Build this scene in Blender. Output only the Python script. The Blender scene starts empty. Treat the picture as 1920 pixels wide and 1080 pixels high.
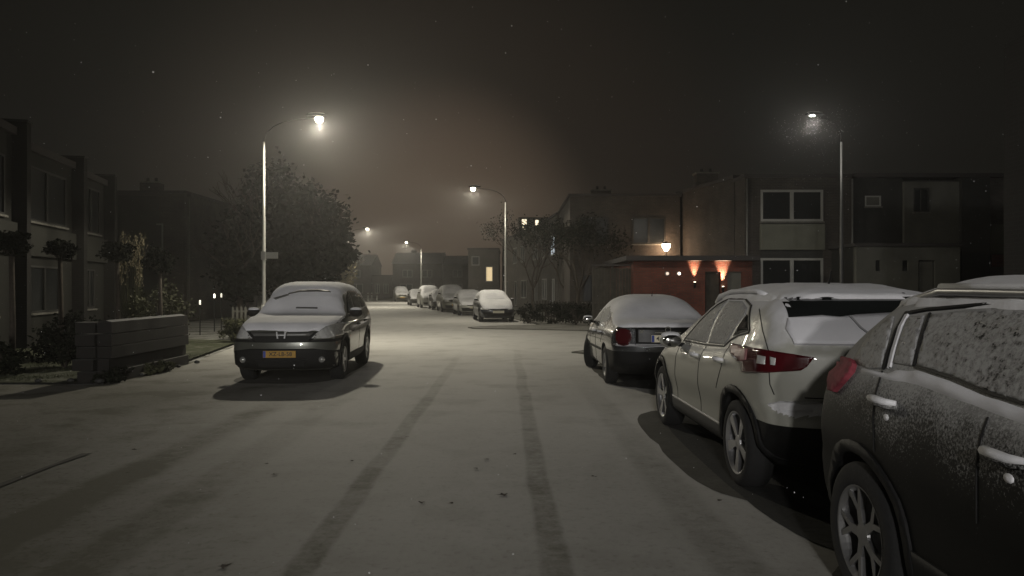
import bpy, bmesh, math, random
from mathutils import Vector, Matrix, noise
from mathutils.bvhtree import BVHTree
random.seed(7)
R = math.radians
scene = bpy.context.scene
C = scene.collection
# ------------------------------------------------------------------ camera, sky, exposure
CAM_H = 1.58; F = 1400.0
cam_d = bpy.data.cameras.new('camera'); cam = bpy.data.objects.new('camera', cam_d); C.objects.link(cam)
cam_d.sensor_width = 36; cam_d.lens = 36*F/1920; cam_d.clip_end = 1000; cam_d.clip_start = .05
cam.location = (0, 0, CAM_H); cam.rotation_euler = (R(90), 0, 0)
scene.camera = cam
world = bpy.data.worlds.new("World"); scene.world = world; world.use_nodes = True
wn = world.node_tree.nodes; wl = world.node_tree.links
bg = wn['Background']
# night: sun below the horizon, plus low cloud lit from below by the town
sky = wn.new('ShaderNodeTexSky'); sky.sky_type = 'NISHITA'; sky.sun_disc = False
sky.sun_elevation = R(-5); sky.sun_rotation = R(200); sky.altitude = 0
wmul = wn.new('ShaderNodeMixRGB'); wmul.blend_type = 'ADD'; wmul.inputs[0].default_value = 1
sc_ = wn.new('ShaderNodeVectorMath'); sc_.operation = 'SCALE'; sc_.inputs['Scale'].default_value = .002
wl.new(sky.outputs[0], sc_.inputs[0]); wl.new(sc_.outputs[0], wmul.inputs[1])
# glow of the town behind the far houses: brown near the horizon ahead, dull grey overhead
tcw = wn.new('ShaderNodeTexCoord'); dp = wn.new('ShaderNodeVectorMath'); dp.operation = 'DOT_PRODUCT'; dp.inputs[1].default_value = Vector((-.095, .98, .065)).normalized()
wl.new(tcw.outputs['Generated'], dp.inputs[0])
rw_ = wn.new('ShaderNodeValToRGB'); rw_.color_ramp.interpolation = 'EASE'; wl.new(dp.outputs['Value'], rw_.inputs[0])
rw_.color_ramp.elements[0].position = .90; rw_.color_ramp.elements[0].color = (.092, .086, .070, 1)
e_ = rw_.color_ramp.elements.new(.975); e_.color = (.17, .132, .10, 1)
rw_.color_ramp.elements[2].position = 1.0; rw_.color_ramp.elements[2].color = (.92, .65, .45, 1)
wl.new(rw_.outputs[0], wmul.inputs[2])
wl.new(wmul.outputs[0], bg.inputs[0]); bg.inputs[1].default_value = .1
scene.view_settings.view_transform = 'Standard'; scene.view_settings.look = 'None'
scene.view_settings.exposure = -.22; scene.view_settings.gamma = 1
LAMP_W = 1850.0
HAZE = .0021

# ------------------------------------------------------------------ helpers
def tag(o, label=None, cat=None, group=None, kind=None):
    if label: o['label'] = label
    if cat: o['category'] = cat
    if group: o['group'] = group
    if kind: o['kind'] = kind
    return o
def empty(name, loc=(0, 0, 0), rz=0, label=None, cat=None, group=None):
    o = bpy.data.objects.new(name, None); C.objects.link(o); o.empty_display_size = .2
    o.location = loc; o.rotation_euler = (0, 0, rz)
    return tag(o, label, cat, group)
def copy_tree(o, parent=None):
    c = o.copy(); C.objects.link(c)
    if parent: c.parent = parent
    for ch in [x for x in o.children]: copy_tree(ch, c)
    return c
class MB:
    def __init__(s): s.v = []; s.f = []; s.m = []
    def add(s, vs, fs, m=0):
        b = len(s.v); s.v += [tuple(v) for v in vs]; s.f += [tuple(i+b for i in f) for f in fs]; s.m += [m]*len(fs); return s
    def box(s, x0, x1, y0, y1, z0, z1, m=0):
        return s.add([(x0,y0,z0),(x1,y0,z0),(x1,y1,z0),(x0,y1,z0),(x0,y0,z1),(x1,y0,z1),(x1,y1,z1),(x0,y1,z1)],
              [(0,3,2,1),(4,5,6,7),(0,1,5,4),(1,2,6,5),(2,3,7,6),(3,0,4,7)], m)
    def tube(s, pts, rad, n=10, m=0, caps=True):
        pts = [Vector(p) for p in pts]; rad = rad if isinstance(rad, (list, tuple)) else [rad]*len(pts)
        vs = []; fs = []; up = None
        for i, p in enumerate(pts):
            d = (pts[min(i+1, len(pts)-1)]-pts[max(i-1, 0)]).normalized()
            if up is None: up = Vector((0,0,1)) if abs(d.z) < .9 else Vector((1,0,0))
            a = d.cross(up).normalized(); b = a.cross(d).normalized(); up = b
            for k in range(n):
                t = 2*math.pi*k/n; vs.append(p+(a*math.cos(t)+b*math.sin(t))*rad[i])
        for i in range(len(pts)-1):
            for k in range(n):
                k2 = (k+1) % n; fs.append((i*n+k, i*n+k2, (i+1)*n+k2, (i+1)*n+k))
        if caps: fs.append(tuple(range(n))); fs.append(tuple(reversed(range((len(pts)-1)*n, len(pts)*n))))
        return s.add(vs, fs, m)
    def lathe(s, prof, n=24, axis='z', c=(0,0,0), m=0, close=False):
        vs = []; fs = []
        for r_, h in prof:
            for k in range(n):
                t = 2*math.pi*k/n; a, b = r_*math.cos(t), r_*math.sin(t)
                p = {'z': (a,b,h), 'x': (h,a,b), 'y': (a,h,b)}[axis]; vs.append((p[0]+c[0], p[1]+c[1], p[2]+c[2]))
        L = len(prof)
        for i in range(L if close else L-1):
            for k in range(n):
                k2 = (k+1) % n; j = (i+1) % L; fs.append((i*n+k, i*n+k2, j*n+k2, j*n+k))
        return s.add(vs, fs, m)
    def ell(s, c, r, n=12, m=0, top=1.0, bot=-1.0):
        prof = []
        for i in range(n//2+1):
            t = -math.pi/2+math.pi*i/(n//2); prof.append((max(1e-4, math.cos(t)), math.sin(t)))
        vs = []; fs = []
        for r_, h in prof:
            for k in range(n):
                a = 2*math.pi*k/n; hh = max(bot, min(top, h)); vs.append((c[0]+r[0]*r_*math.cos(a), c[1]+r[1]*r_*math.sin(a), c[2]+r[2]*hh))
        for i in range(len(prof)-1):
            for k in range(n): k2 = (k+1) % n; fs.append((i*n+k, i*n+k2, (i+1)*n+k2, (i+1)*n+k))
        return s.add(vs, fs, m)
    def build(s, name, mats, parent=None, smooth=False, bevel=0):
        me = bpy.data.meshes.new(name); me.from_pydata(s.v, [], s.f)
        mats = mats if isinstance(mats, (list, tuple)) else [mats]
        for m in mats: me.materials.append(m)
        me.polygons.foreach_set('material_index', s.m)
        if smooth: me.polygons.foreach_set('use_smooth', [True]*len(s.f))
        bm = bmesh.new(); bm.from_mesh(me)
        if bevel:
            bmesh.ops.bevel(bm, geom=bm.edges[:], offset=bevel, segments=2, affect='EDGES', profile=.6)
        bmesh.ops.recalc_face_normals(bm, faces=bm.faces); bm.to_mesh(me); bm.free(); me.update()
        o = bpy.data.objects.new(name, me); C.objects.link(o)
        if parent: o.parent = parent
        return o
def interp(pts, x):
    # monotone cubic
    n = len(pts)
    if x <= pts[0][0]: return pts[0][1]
    if x >= pts[-1][0]: return pts[-1][1]
    h = [pts[i+1][0]-pts[i][0] for i in range(n-1)]; d = [(pts[i+1][1]-pts[i][1])/h[i] for i in range(n-1)]
    m = [d[0]]+[0 if d[i-1]*d[i] <= 0 else 2*d[i-1]*d[i]/(d[i-1]+d[i]) for i in range(1, n-1)]+[d[-1]]
    for i in range(n-1):
        if x <= pts[i+1][0]:
            t = (x-pts[i][0])/h[i]
            return ((2*t**3-3*t*t+1)*pts[i][1]+(t**3-2*t*t+t)*h[i]*m[i]+(-2*t**3+3*t*t)*pts[i+1][1]+(t**3-t*t)*h[i]*m[i+1])
def sst(a, b, x):
    t = max(0, min(1, (x-a)/(b-a))); return t*t*(3-2*t)

# ------------------------------------------------------------------ materials
def nmat(name):
    m = bpy.data.materials.new(name); m.use_nodes = True
    return m, m.node_tree.nodes, m.node_tree.links, m.node_tree.nodes['Principled BSDF']
def N(nodes, t, **kw):
    n = nodes.new(t)
    for k, v in kw.items():
        if k.startswith('i_'): n.inputs[k[2:].replace('_', ' ')].default_value = v
        else: setattr(n, k, v)
    return n
def ramp(nodes, p0, p1, c0=(0,0,0,1), c1=(1,1,1,1)):
    r = nodes.new('ShaderNodeValToRGB'); e = r.color_ramp.elements
    e[0].position = p0; e[1].position = p1; e[0].color = c0; e[1].color = c1; return r
def c4(c): return (c[0], c[1], c[2], 1)
def plain(name, col, rough=.6, metal=0, var=.15, scale=6, bump=0, spec=None, coat=0):
    m, n, l, p = nmat(name)
    tc = N(n, 'ShaderNodeTexCoord'); nt = N(n, 'ShaderNodeTexNoise', i_Scale=scale, i_Detail=5)
    l.new(tc.outputs['Object'], nt.inputs['Vector'])
    r = ramp(n, .3, .7, c4([x*(1-var) for x in col]), c4([min(1, x*(1+var)) for x in col]))
    l.new(nt.outputs['Fac'], r.inputs[0]); l.new(r.outputs[0], p.inputs['Base Color'])
    p.inputs['Roughness'].default_value = rough; p.inputs['Metallic'].default_value = metal
    if coat: p.inputs['Coat Weight'].default_value = coat; p.inputs['Coat Roughness'].default_value = .08
    if spec is not None: p.inputs['Specular IOR Level'].default_value = spec
    if bump:
        b = N(n, 'ShaderNodeBump', i_Strength=bump, i_Distance=.02); l.new(nt.outputs['Fac'], b.inputs['Height']); l.new(b.outputs[0], p.inputs['Normal'])
    return m
def dusted(name, col, rough=.35, metal=0, coat=0, lo=.35, hi=.75, speck=0.0, zlo=.6, zhi=1.1, scale=60, snow=(.7,.7,.72), topz=None):
    """surface of colour col with real snow settled on upward faces, plus wind-blown specks rising with height"""
    m, n, l, p = nmat(name)
    tc = N(n, 'ShaderNodeTexCoord'); geo = N(n, 'ShaderNodeNewGeometry')
    sp = N(n, 'ShaderNodeSeparateXYZ'); l.new(geo.outputs['Normal'], sp.inputs[0])
    n1 = N(n, 'ShaderNodeTexNoise', i_Scale=7, i_Detail=6, i_Roughness=.7); l.new(tc.outputs['Object'], n1.inputs['Vector'])
    n2 = N(n, 'ShaderNodeTexNoise', i_Scale=scale, i_Detail=8, i_Roughness=.75); l.new(tc.outputs['Object'], n2.inputs['Vector'])
    add = N(n, 'ShaderNodeMath', operation='MULTIPLY_ADD'); l.new(n1.outputs['Fac'], add.inputs[0]); add.inputs[1].default_value = .35; l.new(sp.outputs['Z'], add.inputs[2])
    mr = N(n, 'ShaderNodeMapRange'); mr.clamp = True; l.new(add.outputs[0], mr.inputs['Value']); mr.inputs['From Min'].default_value = lo+.17; mr.inputs['From Max'].default_value = hi+.17
    fac = mr.outputs[0]
    if speck > 0:
        so = N(n, 'ShaderNodeSeparateXYZ'); l.new(tc.outputs['Object'], so.inputs[0])
        mz = N(n, 'ShaderNodeMapRange'); mz.clamp = True; l.new(so.outputs['Z'], mz.inputs['Value']); mz.inputs['From Min'].default_value = zlo; mz.inputs['From Max'].default_value = zhi
        mz.inputs['To Min'].default_value = 0.0; mz.inputs['To Max'].default_value = speck
        a2 = N(n, 'ShaderNodeMath', operation='ADD'); l.new(n2.outputs['Fac'], a2.inputs[0]); l.new(mz.outputs[0], a2.inputs[1])
        n3 = N(n, 'ShaderNodeTexNoise', i_Scale=3.5, i_Detail=3); l.new(tc.outputs['Object'], n3.inputs['Vector'])
        a3 = N(n, 'ShaderNodeMath', operation='MULTIPLY_ADD'); l.new(n3.outputs['Fac'], a3.inputs[0]); a3.inputs[1].default_value = .3; l.new(a2.outputs[0], a3.inputs[2])
        m2 = N(n, 'ShaderNodeMapRange'); m2.clamp = True; l.new(a3.outputs[0], m2.inputs['Value']); m2.inputs['From Min'].default_value = .80; m2.inputs['From Max'].default_value = 1.0
        mx = N(n, 'ShaderNodeMath', operation='MAXIMUM'); l.new(fac, mx.inputs[0]); l.new(m2.outputs[0], mx.inputs[1]); fac = mx.outputs[0]
    mc = N(n, 'ShaderNodeMixRGB'); l.new(fac, mc.inputs[0]); mc.inputs[1].default_value = c4(col); mc.inputs[2].default_value = c4(snow)
    l.new(mc.outputs[0], p.inputs['Base Color'])
    rr = N(n, 'ShaderNodeMapRange'); l.new(fac, rr.inputs['Value']); rr.inputs['To Min'].default_value = rough; rr.inputs['To Max'].default_value = .9; l.new(rr.outputs[0], p.inputs['Roughness'])
    mm = N(n, 'ShaderNodeMapRange'); l.new(fac, mm.inputs['Value']); mm.inputs['To Min'].default_value = metal; mm.inputs['To Max'].default_value = 0; l.new(mm.outputs[0], p.inputs['Metallic'])
    cc = N(n, 'ShaderNodeMapRange'); l.new(fac, cc.inputs['Value']); cc.inputs['To Min'].default_value = coat; cc.inputs['To Max'].default_value = 0; l.new(cc.outputs[0], p.inputs['Coat Weight'])
    b = N(n, 'ShaderNodeBump', i_Strength=.35, i_Distance=.01); l.new(fac, b.inputs['Height']); l.new(b.outputs[0], p.inputs['Normal'])
    return m
def emis(name, col, st):
    m, n, l, p = nmat(name)
    p.inputs['Base Color'].default_value = c4(col); p.inputs['Emission Color'].default_value = c4(col); p.inputs['Emission Strength'].default_value = st
    m.cycles.emission_sampling = 'NONE'; return m
def snow_mat(name, col=(.62,.62,.64), scale=25, bump=.3, var=.07):
    m, n, l, p = nmat(name)
    tc = N(n, 'ShaderNodeTexCoord'); n1 = N(n, 'ShaderNodeTexNoise', i_Scale=scale, i_Detail=8, i_Roughness=.7); n2 = N(n, 'ShaderNodeTexNoise', i_Scale=2.2, i_Detail=3)
    l.new(tc.outputs['Object'], n1.inputs['Vector']); l.new(tc.outputs['Object'], n2.inputs['Vector'])
    r = ramp(n, .3, .7, c4([x*(1-var) for x in col]), c4([min(1, x*(1+var)) for x in col])); l.new(n2.outputs['Fac'], r.inputs[0]); l.new(r.outputs[0], p.inputs['Base Color'])
    p.inputs['Roughness'].default_value = .85; p.inputs['Specular IOR Level'].default_value = .2
    b = N(n, 'ShaderNodeBump', i_Strength=bump, i_Distance=.01); l.new(n1.outputs['Fac'], b.inputs['Height']); l.new(b.outputs[0], p.inputs['Normal'])
    return m
def brick(name, c1, c2, mortar=(.12,.11,.1), snowy=False):
    m, n, l, p = nmat(name)
    tc = N(n, 'ShaderNodeTexCoord'); sp = N(n, 'ShaderNodeSeparateXYZ'); l.new(tc.outputs['Object'], sp.inputs[0])
    a = N(n, 'ShaderNodeMath', operation='ADD'); l.new(sp.outputs['X'], a.inputs[0]); l.new(sp.outputs['Y'], a.inputs[1])
    cb = N(n, 'ShaderNodeCombineXYZ'); l.new(a.outputs[0], cb.inputs['X']); l.new(sp.outputs['Z'], cb.inputs['Y'])
    bt = N(n, 'ShaderNodeTexBrick', i_Scale=1.0); l.new(cb.outputs[0], bt.inputs['Vector'])
    bt.inputs['Color1'].default_value = c4(c1); bt.inputs['Color2'].default_value = c4(c2); bt.inputs['Mortar'].default_value = c4(mortar)
    bt.inputs['Brick Width'].default_value = .22; bt.inputs['Row Height'].default_value = .065; bt.inputs['Mortar Size'].default_value = .008
    nt = N(n, 'ShaderNodeTexNoise', i_Scale=1.2, i_Detail=6); l.new(tc.outputs['Object'], nt.inputs['Vector'])
    r = ramp(n, .3, .75, (.55,.55,.55,1), (1.15,1.15,1.15,1)); l.new(nt.outputs['Fac'], r.inputs[0])
    mx = N(n, 'ShaderNodeMixRGB', blend_type='MULTIPLY'); mx.inputs[0].default_value = 1; l.new(bt.outputs['Color'], mx.inputs[1]); l.new(r.outputs[0], mx.inputs[2])
    l.new(mx.outputs[0], p.inputs['Base Color']); p.inputs['Roughness'].default_value = .9
    b = N(n, 'ShaderNodeBump', i_Strength=.4, i_Distance=.01); l.new(bt.outputs['Fac'], b.inputs['Height']); b.invert = True; l.new(b.outputs[0], p.inputs['Normal'])
    return m

M = {}
M['snow'] = snow_mat('snow_crust', (.80,.80,.82), 30, .55, .10); M['snow_thin'] = snow_mat('snow_on_glass', (.72,.72,.75), 40, .2)
M['rubber'] = plain('rubber', (.009,.009,.009), .9, bump=.2, scale=40)
M['alloy'] = plain('alloy', (.55,.55,.56), .3, .9, .05)
M['alloy_dull'] = plain('alloy_dull', (.3,.3,.3), .4, .8, .05)
M['wheel_dark'] = plain('wheel_dark', (.02,.02,.02), .6)
M['black_plastic'] = plain('black_plastic', (.008,.008,.008), .65, bump=.1, scale=60, spec=.25)
M['grey_plastic'] = dusted('grey_plastic', (.05,.05,.05), .5, lo=.6, hi=.9)
M['gap'] = plain('panel_gap', (.006,.006,.006), .9)
M['glass'] = plain('car_glass', (.012,.014,.014), .06, 0, .1, spec=.6)
M['glass_frost'] = dusted('frosted_glass', (.06,.065,.065), .15, 0, 0, .8, 1.0, speck=.30, zlo=.0, zhi=.5, scale=45, snow=(.4,.4,.4))
M['glass_speck'] = dusted('speckled_glass', (.03,.03,.03), .12, 0, 0, .8, 1.0, speck=.30, zlo=.0, zhi=.5, scale=38, snow=(.42,.42,.42))
M['mirror'] = plain('mirror_silver', (.45,.45,.44), .12, 1, .05)
M['chrome'] = plain('chrome', (.7,.7,.7), .12, 1, .02)
M['red_lens'] = plain('red_lens', (.065,.004,.007), .12, 0, .1, coat=.6)
M['red_lens_snow'] = plain('red_lens_snowed', (.27,.13,.13), .5, 0, .25, scale=20)
M['clear_lens'] = plain('clear_lens', (.6,.6,.58), .12, .2, .2, scale=20, coat=.5)
M['reflector'] = plain('reflector', (.75,.75,.72), .12, .8)
M['plate_y'] = plain('plate_yellow', (.42,.23,.015), .5, 0, .05)
M['plate_w'] = plain('plate_pale', (.8,.74,.55), .45, 0, .05)
M['plate_b'] = plain('plate_blue', (.02,.05,.3), .5)
M['ink'] = plain('plate_ink', (.01,.01,.01), .6)
M['pole_dim'] = plain('pole_paint_dimmed', (.06, .06, .058), .5, .2, .15)  # pole paint darkened to tone down the close lamp's light on it
M['pole'] = plain('pole_paint', (.36,.36,.34), .45, .3, .15, scale=3)
M['concrete'] = plain('concrete', (.16,.155,.14), .9, 0, .25, scale=12, bump=.3)
M['white_paint'] = plain('white_frame', (.36,.36,.34), .5, 0, .08)
M['panel_pale'] = plain('pale_panel', (.15,.153,.122), .7, 0, .12, scale=2)
M['render_grey'] = plain('grey_render', (.12,.12,.105), .9, 0, .2, scale=1.5)
M['dark_panel'] = plain('dark_panel', (.03,.03,.028), .7, 0, .2, scale=2)
M['brick_dark'] = brick('brown_brick', (.075,.06,.05), (.05,.042,.036), (.09,.085,.08))
M['brick_black'] = brick('black_brick', (.011,.010,.009), (.008,.007,.006), (.014,.013,.012))
M['brick_mid'] = brick('grey_brick', (.12,.11,.095), (.085,.078,.07))
M['brick_red'] = brick('red_brick', (.20,.05,.03), (.14,.035,.022), (.07,.06,.05))
M['left_render'] = plain('unlit_render', (.013,.013,.0105), .9, 0, .25, scale=1.5)  # grey render darkened in colour for walls the lamps leave dim
M['left_panel'] = plain('unlit_panel', (.018,.018,.0145), .8, 0, .2, scale=2)  # pale panel darkened in colour for the same dim fronts
M['roofing'] = dusted('roofing', (.05,.045,.045), .9, lo=.5, hi=.8)
M['pane'] = plain('window_pane', (.012,.014,.015), .28, 0, .1)
M['zinc'] = plain('zinc_pipe', (.2,.2,.19), .5, .3)
M['bark'] = plain('bark', (.05,.04,.03), .95, 0, .3, scale=14, bump=.5)
M['leaf'] = plain('leaf_dark', (.011,.013,.008), .95, 0, .45, scale=1.6, spec=.08)
M['leaf_olive'] = plain('leaf_olive', (.038,.04,.014), .8, 0, .4, scale=1.6)
M['leaf_lit'] = plain('leaf_lamplit', (.16,.13,.05), .8, 0, .35, scale=1.6)  # yellowish lamp glow on the leaves put into their colour
M['plume'] = plain('grass_plume', (.17,.145,.09), .9, 0, .3)
M['wood_dark'] = dusted('weathered_sleeper', (.012,.0105,.009), .95, lo=.5, hi=.85, snow=(.12,.12,.115))
M['wood_fence'] = plain('fence_timber', (.045,.04,.032), .9, 0, .35, scale=5, bump=.3)
M['lamp_on'] = emis('lamp_lens', (1, .93, .72), 16)
M['lamp_cool'] = emis('lamp_lens_white', (1, .98, .9), 9)
M['lit_warm'] = emis('lit_window_warm', (1, .78, .45), .75)
M['lit_pale'] = emis('lit_window_pale', (1, .88, .68), .7)
M['lit_cool'] = emis('lit_window_cool', (.8, .9, 1), .8)
M['lantern'] = emis('lantern_glass', (1, .86, .62), 9)
M['glint'] = emis('small_bulb', (1, .9, .7), 3)
# ------------------------------------------------------------------ car body
def car_mesh(P):
    """closed lofted body; returns verts, faces in car space (front at -y, ground z=0)"""
    L, W = P['L'], P['W']; y0 = -P['fo']-P['wb']/2
    zc = P.get('zb'); zt = P['zt']; zbot = P['zbot']
    r = P.get('er', .14)
    ss = [r*(1-math.cos(math.pi/2*i/6)) for i in range(6)]
    nmid = P.get('n', 84)
    ss += [r+(L-2*r)*i/nmid for i in range(nmid+1)]
    ss += [L-x for x in reversed(ss[:6])]
    nl = P.get('nl', 22); nu = P.get('nu', 16)
    def ring(s):
        inset = 0
        if s < r: inset = r*(1-math.sqrt(max(0, 1-(1-s/r)**2)))
        if s > L-r: inset = r*(1-math.sqrt(max(0, 1-(1-(L-s)/r)**2)))
        inset *= .75
        e = abs(s-L/2)/(L/2)
        w = W/2*(1-P.get('taper', .05)*e**4)-inset
        zb_ = interp(zc, s); ztp = interp(zt, s)-inset*.5; zb_ = min(zb_, ztp-.03)
        zo = interp(zbot, s)+inset*.6
        pts = [(0, zo), (w*.45, zo), (w*.8, zo+.01)]
        for k in range(nl+1):
            t = k/nl; z = zo+.02+(zb_-zo-.02)*t
            side = interp(P['side'], t)          # fraction of w
            pts.append((w*side, z))
        xs = pts[-1][0]; H = ztp-zb_; tum = P.get('tum', .2)*min(1, H/.45); ne = P.get('ne', 5.0)
        for k in range(1, nu+1):
            th = math.pi/2*k/nu
            c = max(0, math.cos(th))**(2/ne); sn = math.sin(th)**(2/ne)
            # straight tumblehome flank and rounded shoulder
            x = xs*c*(1-tum*sn**1.2); z = zb_+H*(sn*.96+.04*math.sin(th))
            pts.append((x, z))
        full = pts + [(-x, z) for x, z in reversed(pts[1:-1])]
        return full, w
    def place(s, x, z, w):
        xr = x/(W/2); y = y0+s
        bf = P.get('bowf', .28)*max(0, 1-s/1.6)**1.5+P.get('bowm', .07)*max(0, 1-s/3.0)
        br = P.get('bowr', .16)*max(0, 1-(L-s)/1.3)**1.5
        y += bf*xr*xr*abs(xr)**.5; y -= br*xr*xr*abs(xr)**.5
        dF = P.get('dF', 1.0); dR = P.get('dR', 1.3)
        if s < dF: y += interp(P['pf'], z)*(1-s/dF)**1.6
        if L-s < dR: y -= interp(P['pr'], z)*(1-(L-s)/dR)**1.6
        return (x, y, z)
    vs = []; fs = []; n = None
    rings = []
    for s in ss:
        full, w = ring(s); n = len(full)
        rings.append((s, full, w))
        vs += [place(s, x, z, w) for x, z in full]
    m = len(ss)
    for i in range(m-1):
        for k in range(n):
            k2 = (k+1) % n; fs.append((i*n+k, i*n+k2, (i+1)*n+k2, (i+1)*n+k))
    for end in (0, m-1):
        s, full, w = rings[end]; zs = [z for x, z in full]; zm = (min(zs)+max(zs))/2
        prev = end*n; K = 9
        for k in range(1, K):
            f = 1-k/K; b = len(vs)
            vs += [place(s, x*f, zm+(z-zm)*f, w) for x, z in full]
            for j in range(n):
                j2 = (j+1) % n; fs.append((prev+j, prev+j2, b+j2, b+j))
            prev = b
        b = len(vs); vs.append(place(s, 0, zm, w))
        for j in range(n): fs.append((prev+j, prev+(j+1) % n, b))
    return vs, fs

class Car:
    def __init__(s, P, loc, heading, name, label, cat='car', group=None, paint=None, snow_t=.03, arches=True, snow_lo=.42, nosnow=None, lower=None, lower_cuts=()):
        s.P = P; s.root = empty(name, loc, heading, label, cat, group)
        s.mw = Matrix.Translation(Vector(loc)) @ Matrix.Rotation(heading, 4, 'Z'); s.inv = s.mw.inverted()
        vs, fs = car_mesh(P)
        me = bpy.data.meshes.new('body'); me.from_pydata(vs, [], fs)
        bm = bmesh.new(); bm.from_mesh(me); bmesh.ops.recalc_face_normals(bm, faces=bm.faces); bm.to_mesh(me)
        s.bvh = BVHTree.FromBMesh(bm)
        # snow sheet settled on the upward faces, tapering to nothing at its edge
        bm.normal_update(); bm.verts.ensure_lookup_table()
        w = {}
        for v in bm.verts:
            k = noise.noise(v.co*6)*.10+noise.noise(v.co*19)*.08
            a = sst(snow_lo, snow_lo+.22, v.normal.z+k)
            if v.co.z < .45: a = 0
            if nosnow and nosnow(v.co): a = 0
            w[v.index] = a
        sm = bmesh.new(); mp = {}
        for f in bm.faces:
            if max(w[v.index] for v in f.verts) > 0:
                q = []
                for v in f.verts:
                    if v.index not in mp:
                        a = w[v.index]; lump = .85+.4*noise.noise(v.co*3)+.35*noise.noise(v.co*11)
                        mp[v.index] = sm.verts.new(v.co+v.normal*(-.004+(snow_t+.004)*a*lump))
                    q.append(mp[v.index])
                sm.faces.new(q)
        bm.free()
        sme = bpy.data.meshes.new('snow_cover'); sm.to_mesh(sme); sm.free(); sme.materials.append(M['snow'])
        sme.polygons.foreach_set('use_smooth', [True]*len(sme.polygons))
        body = bpy.data.objects.new('body', me); C.objects.link(body)
        me.materials.append(paint); me.materials.append(M['gap'])
        if arches:
            ra = P['wr']+P.get('arch', .055); mb = MB()
            for yy in (-P['wb']/2, P['wb']/2):
                for sx in (-1, 1):
                    x0, x1 = sx*(P['W']/2-.30), sx*(P['W']/2+.2)
                    if x0 > x1: x0, x1 = x1, x0
                    mb.lathe([(1e-4, x0), (ra, x0), (ra, x1), (1e-4, x1)], 40, 'x', (0, yy, P['wr']))
            cut = mb.build('cutter', M['gap'])
            md = body.modifiers.new('b', 'BOOLEAN'); md.object = cut; md.solver = 'EXACT'; md.operation = 'DIFFERENCE'
            dg = bpy.context.evaluated_depsgraph_get(); dg.update()
            me2 = bpy.data.meshes.new_from_object(body.evaluated_get(dg)); body.modifiers.clear()
            body.data = me2; bpy.data.objects.remove(cut); me = me2
            if len(me.materials) < 2: me.materials.append(M['gap'])
            for p in me.polygons:
                c = p.center; sm_ = True
                for yy in (-P['wb']/2, P['wb']/2):
                    d = math.hypot(c.y-yy, c.z-P['wr'])
                    if d < ra+.004 and abs(c.x) < P['W']/2+.1 and (d > ra-.02 and abs(p.normal.x) < .3 or abs(abs(c.x)-(P['W']/2-.30)) < .01):
                        p.material_index = 1; sm_ = False
                p.use_smooth = sm_
        else: me.polygons.foreach_set('use_smooth', [True]*len(me.polygons))
        body.parent = s.root; s.body = body
        if lower:
            bm = bmesh.new(); bm.from_mesh(body.data)
            for co, no in lower_cuts: bmesh.ops.bisect_plane(bm, geom=bm.verts[:]+bm.edges[:]+bm.faces[:], plane_co=co, plane_no=no)
            low = [f for f in bm.faces if f.material_index == 0 and lower(f.calc_center_median())]
            b2 = bm.copy(); keep = {f.index for f in low}
            bmesh.ops.delete(bm, geom=low, context='FACES'); bm.to_mesh(body.data); bm.free()
            b2.faces.ensure_lookup_table(); bmesh.ops.delete(b2, geom=[f for f in b2.faces if f.index not in keep], context='FACES')
            m2 = bpy.data.meshes.new('lower_bumper'); b2.to_mesh(m2); b2.free(); m2.materials.append(M['black_plastic'])
            o2 = bpy.data.objects.new('lower_bumper', m2); C.objects.link(o2); o2.parent = s.root
        so = bpy.data.objects.new('snow_cover', sme); C.objects.link(so); so.parent = s.root; s.snow = so
    # --- thin curved panels laid on the body
    def hit(s, proj, u, v):
        if proj == 'px':
            d = Vector(((u-960)/F, 1, (540-v)/F)); o = Vector((0, 0, CAM_H))
            o = s.inv @ o; d = s.inv.to_3x3() @ d
        elif proj == 'right': o = Vector((3, u, v)); d = Vector((-1, 0, 0))
        elif proj == 'left': o = Vector((-3, u, v)); d = Vector((1, 0, 0))
        elif proj == 'front': o = Vector((u, -6, v)); d = Vector((0, 1, 0))
        elif proj == 'rear': o = Vector((u, 6, v)); d = Vector((0, -1, 0))
        elif proj == 'top': o = Vector((u, v, 5)); d = Vector((0, 0, -1))
        d.normalize()
        h = s.bvh.ray_cast(o, d)
        if h[0] is None:
            return None
        n = h[1]
        if n.dot(d) > 0: n = -n
        return h[0], n
    def panel(s, name, pts, proj, mat, off=.004, thick=.012, step=.05, mirror=False, parent=None, both=True, label=None, bulge=0):
        if proj == 'px' and step < 1: step = 9
        bm = bmesh.new(); f = bm.faces.new([bm.verts.new((p[0], p[1], 0)) for p in pts])
        us = [p[0] for p in pts]; vv = [p[1] for p in pts]
        def cuts(a, b): return [a+step*(i+.5) for i in range(int((b-a)/step)+1)]
        for x in cuts(min(us), max(us)):
            bmesh.ops.bisect_plane(bm, geom=bm.verts[:]+bm.edges[:]+bm.faces[:], plane_co=(x, 0, 0), plane_no=(1, 0, 0))
        for y in cuts(min(vv), max(vv)):
            bmesh.ops.bisect_plane(bm, geom=bm.verts[:]+bm.edges[:]+bm.faces[:], plane_co=(0, y, 0), plane_no=(0, 1, 0))
        bmesh.ops.triangulate(bm, faces=bm.faces[:]); bm.verts.index_update()
        P3 = []; NN = []
        for v in bm.verts:
            h = s.hit(proj, v.co.x, v.co.y); P3.append(h)
        ok = [h for h in P3]
        verts = []; idx = {}
        tris = [[v.index for v in f.verts] for f in bm.faces]
        edges_border = [(e.verts[0].index, e.verts[1].index) for e in bm.edges if len(e.link_faces) == 1]
        tris = [t for t in tris if all(ok[i] for i in t)]
        if not tris: bm.free(); return None
        bm.free()
        nrm = {}
        for t in tris:
            for i in t: nrm.setdefault(i, ok[i][1].copy())
        # smooth normals a little
        acc = {i: nrm[i].copy() for i in nrm}
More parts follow.
